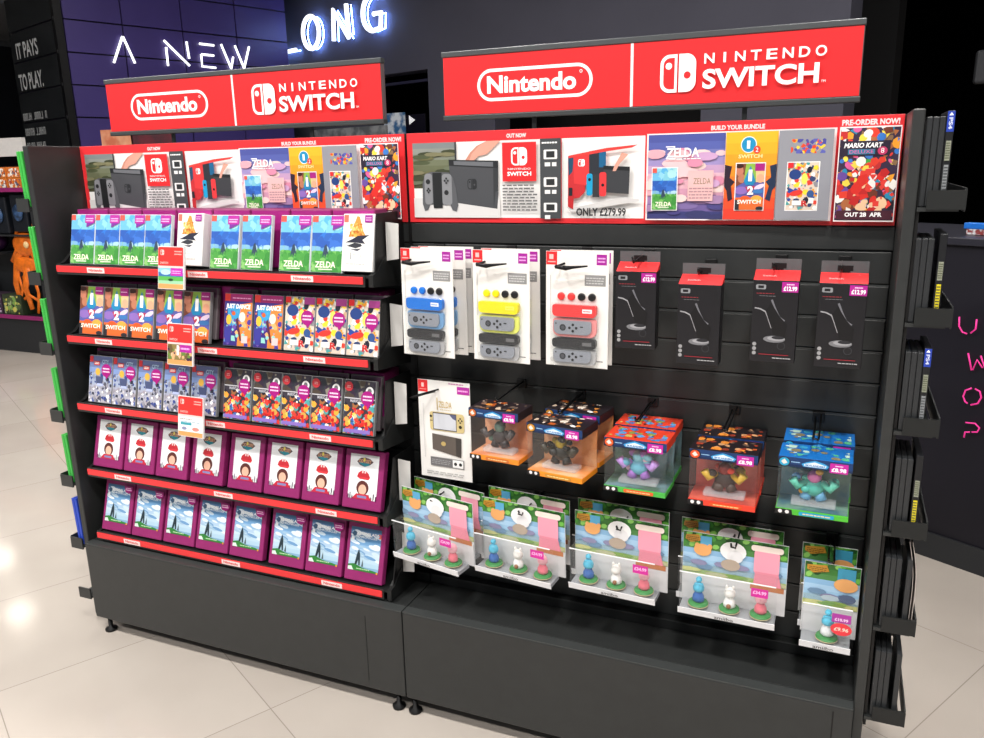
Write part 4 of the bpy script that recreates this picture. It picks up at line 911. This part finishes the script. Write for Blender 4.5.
# ------------------------------------------------------------------ right bay pegs
def hook(label, x, z, y1=-.13, double=True, up=.0):
    r = thing('display_hook', label, 'hook', (x, 0, z), (0, 0, 0), 'black display hooks on the right bay')
    b = MB(); b.box(-.014, -.006, -.012, .014, .002, .014, BLACK, .002); b.obj('hook_plate', r)
    b = MB()
    b.tube([(-.006, -.004, 0), (-.006, y1, -.004), (-.006, y1 - .012, .01)], .0026, WIRE)
    if double: b.tube([(.006, -.004, .008), (.006, y1 - .01, .006), (.006, y1 - .016, .002), (-.006, y1 - .016, .004)], .0022, WIRE)
    b.obj('hook_wire', r)
# console accessory blister cards
def capsule(c, x0, y0, x1, y1, col, r=None): c.rrect(x0, y0, x1, y1, (r or (y1 - y0) * .45), col)
def accessory(colr, lite):
    r = thing('accessory_card', 'x', 'blister card'); w, h = .165, .292
    c0 = MB(); c0.box(0, 0, 0, w, .0012, h, mat('e9e7e3', .4), .0005); c0.obj('backing_card', r)
    c = Cv(.00008)
    c.rrect(.002, .002, w - .002, h - .002, .004, 'ebe9e5')
    c.rect(.001, h - .034, .03, h - .001, RED); c.rect(.009, h - .02, .02, h - .008, 'f6c0bc'); c.rect(.005, h - .028, .026, h - .025, 'f6b0ac')
    c.rect(w - .032, h - .032, w - .006, h - .006, 'a01c94'); c.bars(w - .029, h - .027, w - .009, h - .011, 2, 'e8b0e4', 3)
    c.rect(w - .062, h - .084, w - .008, h - .057, '8c8c8c'); c.bars(w - .058, h - .08, w - .012, h - .061, 3, 'c4c4c4', 3)
    c.rect(.012, .12, .0135, h - .06, 'c4c2be'); c.bars(w - .03, .016, w - .012, .021, 1, '5a5a5a', 2); c.ell(.018, .016, .006, .006, 'd4d2ce')
    c.obj('print', r, (0, -.0004, 0))
    b = MB()
    for i in range(4):
        col = colr if i < 2 else '1a1a1c'; cx = .042 + i * .027
        b.lathe([(.0098, 0), (.0098, .004), (.0085, .0065), (.004, .0055)], mat(col, .35), (0, 0, 0), 16)
        for j in range(len(b.v) - 64, len(b.v)): v = b.v[j]; b.v[j] = (v[0] + cx, -v[2] - .001, v[1] + h - .112)
    b.obj('thumb_caps', r)
    # armour shells and controllers in relief
    def slab(name, x0, y0, x1, y1, m, t, rr=None, z=0):
        q = MB(); rr = rr or (y1 - y0) * .38; pts = []
        for (cx, cy, a) in ((x1 - rr, y0 + rr, -PI / 2), (x1 - .006, y1 - .006, 0), (x0 + .006, y1 - .006, PI / 2), (x0 + rr, y0 + rr, PI)):
            R_ = rr if cy < (y0 + y1) / 2 else .006
            for k in range(7): a2 = a + PI / 2 * k / 6; pts.append((cx + R_ * math.cos(a2), cy + R_ * math.sin(a2)))
        q.prism(pts, 'y', -t - z, -z, m); return q.obj(name, r)
    x0, x1 = .022, .137
    M1 = mat(colr, .3); M2 = mat(lite, .3); MK = mat('2a2a2c', .3); MG = mat('8b8f98', .4)
    slab('armour_shell', x0, h - .162, x1, h - .132, M1, .014); 
    slab('controller_frame', x0, h - .214, x1, h - .168, M2, .008)
    slab('controller', x0 + .003, h - .207, x1 - .012, h - .172, MG, .012, .014)
    slab('armour_shell', x0, h - .241, x1, h - .218, MK, .014)
    slab('controller_frame', x0, h - .285, x1, h - .246, mat('a8a8aa', .3), .008)
    slab('controller', x0 + .003, h - .279, x1 - .012, h - .249, MG, .012, .014)
    for yy, cc in ((h - .19, 0), (h - .264, 0)):
        c = Cv(.0001); c.ell(x0 + .028, yy, .0085, .0085, '2c2e33', n=16); c.ell(x0 + .028, yy, .005, .005, '4a4c52', n=12)
        for dx, dy in ((.009, 0), (-.009, 0), (0, .008), (0, -.008)): c.ell(x0 + .055 + dx, yy + dy, .0036, .0036, '1a1b1e', n=10)
        c.rect(x0 + .074, yy + .002, x0 + .082, yy + .005, '2a2c30'); c.ell(x0 + .01, yy + .01, .002, .002, '2a2c30', n=8); c.obj('buttons', r, (0, -.0125, 0))
    c = Cv(.0001); c.rect(x1 - .035, h - .151, x1 - .01, h - .141, 'f0f4f8' if colr != 'f0dc14' else 'f8ec60'); c.bars(x1 - .033, h - .149, x1 - .012, h - .143, 1, colr, 3); c.rect(x1 - .034, h - .234, x1 - .01, h - .225, '6a6a6c'); c.obj('shell_label', r, (0, -.0145, 0))
    b = MB(); b.box(x0 - .005, -.016, h - .289, x1 + .005, -.001, h - .128, CLEAR, .003); b.obj('clear_blister', r)
    return r
blue = Stamp(accessory('1670d0', '6f9cc8')); yel = Stamp(accessory('f0dc14', 'dce06a')); red = Stamp(accessory('ea3a3a', 'e89090'))
Z0 = 1.118
blue((.068, -.085, Z0 + .0), (0, 0, math.radians(1)), 'card with blue controller shells, rearmost of three on the leftmost hook', 'blue accessory cards')
blue((.058, -.11, Z0 + .0), (0, 0, math.radians(-1)), 'card with blue controller shells, middle of three on the leftmost hook', 'blue accessory cards')
blue((.042, -.145, Z0), (math.radians(-1), 0, math.radians(-6)), 'white card with blue controller shells, front one on the leftmost hook', 'blue accessory cards')
yel((.266, -.105, Z0 + .0), (0, 0, math.radians(-1)), 'white card with yellow controller shells, rear one of the pair', 'yellow accessory cards')
yel((.256, -.145, Z0), (math.radians(-1), 0, math.radians(-5)), 'white card with yellow controller shells, front one of the pair', 'yellow accessory cards')
red((.458, -.105, Z0 + .0), (0, 0, 0), 'white card with red controller shells, rear one of the pair', 'red accessory cards')
red((.458, -.142, Z0), (math.radians(-1), 0, math.radians(-2)), 'white card with red controller shells, front one of the pair', 'red accessory cards')
for i, x in enumerate((.095, .312, .525)): 
    r = thing('display_hook', 'black wavy hook holding the %s controller shell cards' % ('blue', 'yellow', 'red')[i], 'hook', (x, 0, 1.372), (0, 0, 0), 'black display hooks on the right bay')
    b = MB(); b.box(-.014, -.006, .01, .014, .002, .036, BLACK, .002); b.obj('hook_plate', r)
    b = MB(); b.tube([(.0, -.004, .02), (-.004, -.1, .012), (-.03, -.175, .004)], .0028, WIRE); b.tube([(-.03, -.175, .004), (-.004, -.17, .0), (.012, -.168, .002), (.05, -.166, .006)], [.005, .006, .004, .002], WIRE); b.obj('hook_wire', r)

# slim black accessory boxes with red tops and clear tabs
DK = mat('17161a', .33, spec=.5, noise=.08); TABM = clear_mat('smoky_tab', tint='8a7c82', alpha=.12)
def slim_box(sticker):
    r = thing('accessory_box', 'x', 'box'); w, h, d = .098, .19, .046
    b = MB(); b.box(0, 0, 0, w, d, h, DK, .0012); b.obj('carton', r)
    b = MB(); b.prism([(0, h), (d - .001, h + .001), (d - .001, h + .018), (.002, h + .0006)], 'x', .0, w, mat('e83a3c', .4)); b.obj('red_top', r)
    c = Cv(.0001); c.text('Switch', .018, 0, .048, .007, 'f6b0b0', bold=.02); t_ = c.obj('top_lettering', r, (0, .012, h + .0068), (math.radians(-68), 0, 0))
    b = MB(); b.box(0, d - .001, h, w, d, h + .044, TABM); b.obj('hang_tab', r)
    c = Cv(.0001); c.rect(.034, h + .022, .066, h + .034, '150c0e'); c.rect(.04, h + .018, .06, h + .022, '150c0e'); c.obj('tab_slot', r, (0, d - .0015, 0))
    c = Cv(.00008)
    c.rrect(.006, h - .021, .028, h - .010, .003, '8a8c90'); c.rect(.011, h - .0185, .023, h - .0125, '1c1b1e'); c.bars(.008, h - .032, .05, h - .028, 1, '8a3038', 3); c.bars(.014, h - .037, .05, h - .0345, 1, '707074', 5)
    c.line([(.006, h - .064), (.018, h - .066), (.03, h - .072), (.036, h - .086), (.045, h - .11)], .003, '9a9a9e'); c.line([(.042, h - .044), (.05, h - .064), (.06, h - .084), (.072, h - .092)], .0045, '6e6e74')
    c.poly([(.03, h - .07), (.045, h - .11), (.05, h - .13), (.075, h - .128), (.078, h - .1), (.062, h - .083), (.048, h - .062), (.042, h - .05)], '141315')
    c.ell(.052, h - .135, .024, .008, '77777b', n=20); c.ell(.056, h - .133, .019, .0055, '9c9ca0', n=18); c.ell(.06, h - .131, .014, .004, '2c2c30', n=14)
    for i in range(3): c.ell(.0095, h - .148 - i * .0105, .0045, .0045, '9a9a9c', n=12)
    c.ell(.068, h - .15, .009, .009, '3c3c40', n=14); c.ell(.068, h - .15, .0075, .0075, '1d1c1f', n=14)
    c.rect(.02, .018, .085, .0195, 'a02c38'); c.bars(.05, .009, .09, .014, 1, 'a8a8aa', 6)
    c.obj('print', r, (0, -.0004, 0))
    if sticker:
        c = Cv(.0001); c.rect(.062, h - .026, .097, h - .003, 'b02090'); c.bars(.072, h - .011, .088, h - .005, 1, 'f8d0f0', 2); c.text('£12.99', .0655, h - .023, .0945, h - .0125, 'ffffff', bold=.04); c.obj('price_sticker', r, (0, -.0014, 0))
    return r
with_tag = Stamp(slim_box(True)); no_tag = Stamp(slim_box(False))
L4 = 'slim black accessory box with red top, '
with_tag((.642, -.15, 1.176), (0, 0, math.radians(2)), L4 + 'leftmost, beside the white cards', 'black accessory boxes')
no_tag((.796, -.168, 1.153), (0, 0, math.radians(-1)), L4 + 'without purple sticker', 'black accessory boxes')
with_tag((.962, -.15, 1.166), (0, 0, 0), L4 + 'second from the right', 'black accessory boxes')
with_tag((1.102, -.15, 1.164), (0, 0, 0), L4 + 'rightmost by the end panel', 'black accessory boxes')
for i, (x, z) in enumerate(((.69, 1.392), (.845, 1.37), (1.01, 1.385), (1.15, 1.385))): hook('black hook through the tab of the %s slim black box from left' % ORD[i], x, z, -.15, i < 1)

# white screen cover card
r = thing('accessory_card', 'flat white card with gold console and grey dock pictures, left of the middle row', 'card', (.055, -.1, .742), (0, 0, math.radians(-2)))
w, h = .166, .293
b = MB(); b.box(0, 0, 0, w, .002, h, mat('ecebe8', .4), .0006); b.obj('backing_card', r)
c = Cv(.00008); c.rect(.001, h - .036, .032, h - .001, RED); c.rect(.012, h - .022, .02, h - .01, 'f8d0cc'); c.bars(.006, h - .03, .028, h - .026, 1, 'f8b0ac', 2)
c.rect(w - .04, h - .034, w - .001, h - .012, 'b0289c'); c.bars(w - .037, h - .028, w - .004, h - .018, 1, 'f0b0e4', 3); c.bars(.1, h - .008, .15, h - .003, 1, 'c040a0', 3)
c.text('ZELDA', .066, h - .078, .108, h - .06, 'c8b070', bold=.01); c.rect(.06, h - .086, .063, h - .05, 'c8b070'); c.bars(.07, h - .086, .108, h - .082, 1, 'd0c090', 3)
c.rrect(.036, h - .148, .146, h - .092, .008, 'd2c088'); c.rect(.046, h - .146, .122, h - .094, '4a4a50'); c.rect(.048, h - .143, .12, h - .097, 'ccd0d8'); c.poly([(.1, h - .097), (.12, h - .097), (.12, h - .112), (.11, h - .108)], '5a5e80')
for (px, py) in ((.134, h - .105), (.129, h - .111), (.139, h - .111), (.134, h - .117)): c.ell(px, py, .0028, .0028, '2a2618', n=8)
c.ell(.134, h - .13, .005, .005, '2a2618', n=12); c.rect(.036, h - .12, .045, h - .118, '2a2618'); c.ell(.04, h - .106, .004, .004, '2a2618', n=10)
c.poly([(.042, h - .158), (.136, h - .164), (.134, h - .222), (.042, h - .206)], '5e5650'); c.poly([(.118, h - .164), (.136, h - .164), (.134, h - .222), (.118, h - .218)], '3c3836'); c.ell(.078, h - .186, .008, .007, 'c0a868', n=10)
c.rect(.034, h - .256, .142, h - .229, '6c6c6e'); c.rect(.106, h - .254, .14, h - .231, 'eeeeee'); c.ell(.115, h - .243, .005, .005, '1c1c1e'); c.ell(.131, h - .243, .005, .005, '1c1c1e'); c.bars(.038, h - .25, .1, h - .234, 3, '9a9a9c', 3)
c.bars(.02, .01, .15, .022, 2, 'b4b4b2', 9); c.rect(.016, .06, .0175, h - .07, 'c4c4c2')
c.obj('print', r, (0, -.0004, 0))
r = thing('display_hook', 'black double wire hook over the flat white card', 'hook', (.12, 0, .99), (0, 0, 0), 'black display hooks on the right bay')
b = MB(); b.box(-.014, -.006, -.01, .014, .002, .016, BLACK, .002); b.obj('hook_plate', r)
b = MB(); b.tube([(0, -.004, .005), (-.01, -.1, .012), (-.04, -.19, .015)], .0026, WIRE); b.tube([(.012, -.004, .012), (.002, -.1, .019), (-.028, -.196, .022), (-.04, -.19, .015)], .0026, WIRE); b.obj('hook_wire', r)

# windowed toy boxes
def toy_box(bg, hood, base, mid, figure, seed, w=.157, h=.142, d=.096, hoodpal=(), clearbg=None):
    r = thing('toy_box', 'x', 'toy box')
    B = mat(bg, .5, alt=clearbg or bg, nscale=14); HM = mat(hood, .4)
    b = MB(); b.box(.002, d - .003, .012, w - .002, d, h - .02, B); b.obj('back_card', r)
    b = MB(); b.box(0, 0, h - .024, w, d, h, HM, .0012); b.obj('top_hood', r)
    c = Cv(.00012)
    # art on the hood top (built flat then tipped)
    c.blobs(.008, .004, w - .008, d - .01, 16, list(hoodpal), seed, .05, .12); c.obj('hood_art', r, (0, .004, h + .0004), (math.radians(-90), 0, 0))
    c = Cv(.0001); c.rect(.0, h - .0235, w, h - .0005, '16386a'); c.rect(0, h - .0235, w, h - .018, '142a50'); c.ell(.013, h - .013, .0135, .0125, '1c1c22', n=20); c.ell(.013, h - .013, .011, .010, mid, n=20); c.poly([(.006, h - .013), (.013, h - .006), (.02, h - .015), (.012, h - .019)], 'e8e0d8')
    c.bars(.028, h - .014, .048, h - .009, 1, '9cc8f0', 3); c.poly([(.054, h - .02), (.05, h - .014), (.06, h - .009), (.078, h - .003), (.098, h - .008), (.108, h - .014), (.104, h - .02)], '3c9cd8'); c.poly([(.057, h - .019), (.055, h - .014), (.078, h - .007), (.103, h - .014), (.1, h - .019)], 'dceefa'); c.text('SKYLANDERS', .058, h - .0185, .1, h - .0135, '1c6ab0', bold=.04)
    c.obj('hood_front', r, (0, -.0006, 0))
    c = Cv(.0001); c.rect(w - .047, h - .0275, w - .009, h - .0045, 'c0209c'); c.bars(w - .036, h - .0125, w - .02, h - .007, 1, 'f8d0f0', 2); c.text('£8.98', w - .0435, h - .0245, w - .0125, h - .0145, 'fff4fc', bold=.04); c.obj('price_sticker', r, (0, -.0014, 0))
    b = MB(); b.box(0, 0, 0, w, d, .013, mat(base, .4), .001); b.box(.002, .004, .013, w - .002, d - .004, .0137, B); b.obj('base_tray', r)
    c = Cv(.0001); c.poly([(0, 0), (.038, 0), (.036, .0128), (0, .0128)], '18181a'); c.ell(.011, .0066, .0045, .0045, 'e8e4e4'); c.ell(.026, .0066, .0045, .0045, 'e8e4e4'); c.rrect(.052, .002, w - .03, .011, .003, mid); c.bars(.06, .004, w - .038, .009, 1, 'f8d890', 4); c.obj('base_print', r, (0, -.0006, 0))
    b = MB(); b.box(.0008, .001, .013, w - .0008, d - .004, h - .024, CLEAR, .002); b.obj('clear_window', r)
    figure(r, w, d)
    b = MB(); b.box(w * .2, .02, .016, w * .82, .06, .028, clear_mat('clear_stand', alpha=.25), .003); b.obj('inner_stand', r)
    return r
def fig_mass(cols, seed, n=9, sx=1.0):
    """plain lumpy toy stand-in of spheres and cones in the figure's colours"""
    def f(r, w, d):
        R = random.Random(seed); b = MB()
        ms = [mat(q, .35) for q in cols]
        b.ball((w * .5, d * .45, .058), .022, ms[0], 1.1, .8, 1.0); b.ball((w * .5, d * .42, .086), .016, ms[1 % len(ms)])
        for s_ in (-1, 1):
            b.tube([(w * .5 + s_ * .018, d * .42, .072), (w * .5 + s_ * .036, d * .3, .062), (w * .5 + s_ * .046, d * .28, .08)], [.008, .009, .011], ms[2 % len(ms)])
            b.tube([(w * .5 + s_ * .012, d * .45, .05), (w * .5 + s_ * .018, d * .42, .03)], [.011, .013], ms[3 % len(ms)])
        for i in range(n):
            a = R.random() * 6.28; rr = R.uniform(.012, .03) * sx
            b.ball((w * .5 + rr * math.cos(a) * 1.3, d * .45 + R.uniform(-.015, .015), .068 + rr * math.sin(a)), R.uniform(.005, .011), R.choice(ms), 1.2, .8, 1)
        b.obj('toy_figure', r)
    return f
HP = ['8a6a58', 'c0602c', '2a2a30', 'd8c0a8', '6a5a50', 'e09040']
kaos = toy_box('e08a5c', '2b2226', 'e88a24', 'c86a30', fig_mass(['3c3434', '6a8478', '4a4444', '302a2c'], 3), 3, hoodpal=HP, clearbg='f0b088')
gold = toy_box('f09a58', '262024', 'ee8e22', 'c88a30', fig_mass(['2c2a24', 'b89c28', '3a3428', '24221e'], 8), 4, hoodpal=HP + ['f0e0d0', 'e8e8e8'], clearbg='f8c090')
ice = toy_box('6f9098', 'e2442c', '48b048', 'e85c28', fig_mass(['6ab0c8', '88c8d8', 'b890d8', 'a070c0', 'f0c8d8'], 5, 12), 5, hoodpal=['5aa0d8', '2a2a30', '8a9a50', '3c80c8', 'c8b060'], clearbg='4a6a58')
fire = toy_box('d8604c', '241c20', 'e8402c', 'e05020', fig_mass(['3a2c28', '8a2820', 'c8a030', '4a3a34', 'd83820'], 9, 11, 1.2), 6, hoodpal=['c8582c', 'a03c28', 'e89038', '6a5448', '903828', 'd8a070'], clearbg='b84438')
sea = toy_box('6a9080', '1c70c0', '50b838', '2aa0c8', fig_mass(['4ab0a0', 'd070a8', '58b8a0', '6aa8d0', 'e8e8e0', 'd8a040'], 11, 13, 1.2), 7, hoodpal=['58b890', 'b8d8c8', '2a60a8', '8a8060', '3a9ac8', 'c8e0e0'], clearbg='3c6a78')
kaos_s, gold_s, ice_s, fire_s, sea_s = Stamp(kaos), Stamp(gold), Stamp(ice), Stamp(fire), Stamp(sea)
TG = 'windowed toy boxes on the middle row'
kaos_s((.262, -.205, .858), (0, 0, math.radians(-5)), 'orange based windowed toy box, smaller looking one beside the flat white card', TG)
kaos.scale = (.93, .93, 1.0)
gold_s((.446, -.115, .848), (0, 0, math.radians(-8)), 'orange based windowed toy box with gold and black toy, rear of its pair', TG)
gold_s((.43, -.215, .838), (0, 0, math.radians(-8)), 'orange based windowed toy box with gold and black toy, front of its pair', TG)
ice_s((.634, -.106, .822), (0, 0, math.radians(-1)), 'red topped toy box with blue and pink toy, rear of its pair', TG)
ice_s((.633, -.208, .82), (0, 0, math.radians(-2)), 'red topped toy box with blue and pink toy, front of its pair', TG)
fire_s((.846, -.105, .816), (0, 0, 0), 'black topped toy box with red base, rear of its pair', TG)
fire_s((.843, -.207, .814), (0, 0, math.radians(-1)), 'black topped toy box with red base, front of its pair', TG)
sea_s((1.048, -.105, .826), (0, 0, 0), 'bright blue topped toy box with green base, rear of its pair', TG)
sea_s((1.044, -.205, .82), (0, 0, math.radians(-1)), 'bright blue topped toy box with green base, front of its pair', TG)
for i, x in enumerate((.335, .51, .71, .92, 1.12)): hook('black hook above the %s windowed toy box stack from left' % ORD[i], x, 1.0 if i else 1.018, -.17)

# figure packs on the lowest row
def figure_pack(three=True):
    r = thing('figure_pack', 'x', 'toy pack'); w, h = (.255, .203) if three else (.126, .2)
    b = MB(); b.box(0, .0, .008, w, .0015, h, mat('dfe0e2', .4), .0004); b.obj('backing_card', r)
    c = Cv(.00006); c.clip = (.001, .01, w - .001, h - .001)
    bands(c, .001, h * .42, w - .001, h - .001, ['a8c078', '98b8c8', '9cc4e0', 'a8cce8', '8cb8dc', '4f8a48', '3c7c34', '34702e'])
    R = random.Random(4)
    for i in range(40 if three else 24): c.ell(R.random() * w, h * (.82 + .2 * R.random() ** .7), .009, .007, R.choice(['2c6a28', '4a9a3c', '68b448', '1e4c1e', '8ac860', '3a8430']), n=7, rot=R.random())
    for i in range(8): c.ell(R.random() * w, h * (.44 + .05 * R.random()), .03, .006, R.choice(['8ab050', 'c8c880', '7aa048', 'b8b890']), n=8)
    for i in range(6): c.ell(R.random() * w, h * (.55 + .08 * R.random()), .022, .008, R.choice(['7c9cb8', '6a8aa8', 'b8c8d0', '8a88a8']), n=8)
    c.rect(.001, .009, w - .001, h * .42, 'cfcfd1'); c.clip = None
    if three:
        c.poly([(.008, h - .008), (.04, h - .004), (.046, h - .02), (.02, h - .028), (.006, h - .02)], 'c08a2c'); c.bars(.01, h - .024, .04, h - .01, 3, '6a4a18', 3); c.rect(.044, h - .034, .072, h - .006, '5aa8d0')
        c.ell(.05, h - .045, .022, .017, 'e8a868', n=16); c.ell(.068, h - .034, .006, .008, 'e8a868', n=8); c.ell(.036, h - .034, .006, .008, 'e8a868', n=8)
        c.ell(.125, h - .036, .032, .026, 'f2f2f2', n=18); c.ell(.13, h - .05, .02, .018, 'e8e8ea', n=14); c.ell(.12, h - .075, .024, .016, 'b0a090', n=12)
        c.rrect(.176, h - .088, .236, h - .018, .012, 'f0a0b4'); c.rrect(.168, h - .024, .244, h - .008, .007, 'f0e2d8'); c.poly([(.176, h - .12), (.18, h - .08), (.235, h - .08), (.244, h - .118)], 'e08a9c'); c.rect(.17, h - .13, .25, h - .116, 'b87850')
    else:
        c.poly([(.006, h - .008), (.05, h - .004), (.056, h - .02), (.02, h - .028), (.006, h - .02)], 'c08a2c'); c.bars(.01, h - .024, .05, h - .01, 3, '6a4a18', 3); c.rect(.075, h - .04, .115, h - .006, '3f98b8')
        c.ell(.095, h - .05, .027, .018, 'e8a868', n=16); c.ell(.1, h - .085, .02, .012, '5a6a88', n=12)
    c.obj('print', r, (0, -.0004, 0))
    # clear blister tray with the white strip below
    D = .058; HT = .118
    b = MB(); x0, x1 = .004, w - .02 if three else w - .012
    b.box(x0, -D, .016, x1, -.0015, HT, CLEAR, .004); b.obj('clear_blister', r)
    b = MB(); b.box(x0, -D - .001, HT - .001, x1, -D + .0015, HT + .0012, mat('f4f6f8', .2)); b.obj('blister_rim', r)
    b = MB(); b.prism([(-D, 0), (-D - .004, .018), (-D - .0015, .018), (-D + .003, 0)], 'x', x0 - .002, x1 + .002, mat('e8e9ec', .4)); b.box(x0, -D + .001, .001, x1, -.002, .012, mat('9c9ea3', .4)); b.obj('white_base', r)
    c = Cv(.0002); c.text('amiibo', (x0 + x1) / 2 - .026, .004, (x0 + x1) / 2 + .02, .0125, '3a3a3e', bold=.01); c.obj('base_lettering', r, (0, -D - .0045, 0))
    pal = [('3d6ab0', '58b8d8'), ('f4f4f2', 'e8e6e2'), ('e87888', 'f0b0bc')] if three else [('e8ecee', '58c0e0')]
    xs = [.048, .125, .2] if three else [.062]
    for i, (x, (body, top)) in enumerate(zip(xs, pal)):
        b = MB(); b.lathe([(.024, .019), (.0255, .021), (.0245, .024), (.004, .025)], mat('3c8a48', .35), (x, -.03, 0), 22); b.lathe([(.0262, .0185), (.0262, .0205)], mat('c8b890', .4), (x, -.03, 0), 22)
        o = b.obj('figure_base', r)
        b = MB(); b.lathe([(.008, .024), (.014, .03), (.013, .042), (.009, .05), (.0085, .054)], mat(body, .4), (x, -.03, 0), 16, 1.1, .9); b.lathe([(.007, .053), (.0135, .058), (.0145, .066), (.011, .075), (.004, .08)], mat(top, .4), (x, -.03, 0), 16, 1, .9)
        if i == 0: b.ball((x, -.03, .087), .008, mat(top, .4))
        if three and i == 1: b.ball((x - .008, -.03, .081), .005, mat(top, .4), .7, .7, 1.2); b.ball((x + .008, -.03, .081), .005, mat(top, .4), .7, .7, 1.2); b.ball((x, -.043, .034), .006, mat('8a5a34', .4))
        b.obj('toy_figure', r)
    c = Cv(.0002)
    if three: c.rect(.178, .084, .218, .108, 'd02a98'); c.text('£34.99', .182, .092, .214, .102, 'ffb8e8', bold=.04)
    else: c.rect(.07, .082, .112, .105, 'a8389c'); c.text('£10.99', .076, .086, .106, .094, 'f4d0f0', bold=.04)
    c.obj('price_sticker', r, (0, -D - .001, 0))
    if not three:
        c = Cv(.0002); c.ell(.092, .066, .0235, .0165, 'e23a44', n=24); c.text('£9.96', .076, .061, .108, .071, 'f8d8c8', bold=.03, shear=.1); c.obj('reduced_sticker', r, (0, -D - .003, 0))
    return r
pack = Stamp(figure_pack(True)); single = Stamp(figure_pack(False))
PG = 'three figure packs on the lowest row'
PX = [(.004, .516, -11), (.262, .52, -6), (.535, .522, -3), (.824, .51, -1)]
for i, (x, z, a) in enumerate(PX):
    pack((x + (.006, -.008, -.012, -.016)[i], -.062, z + .0), (math.radians(1), 0, math.radians(a)), 'rear pack of three small figures, %s pair from the left' % ORD[i], PG)
    pack((x, -.125, z - .006), (math.radians(2), 0, math.radians(a)), 'front pack of three small figures, %s pair from the left' % ORD[i], PG)
single((1.108, -.062, .492), (math.radians(1), 0, 0), 'single figure pack by the right end panel, rear one of the pair', 'single figure packs')
single((1.117, -.124, .474), (math.radians(1), 0, math.radians(-1)), 'single figure pack with round red price sticker, front one of the pair', 'single figure packs')
for i, x in enumerate((.115, .385, .66, .95, 1.175)): hook('black wire hook over the %s figure pack from the left' % ORD[i], x, .688, -.14)
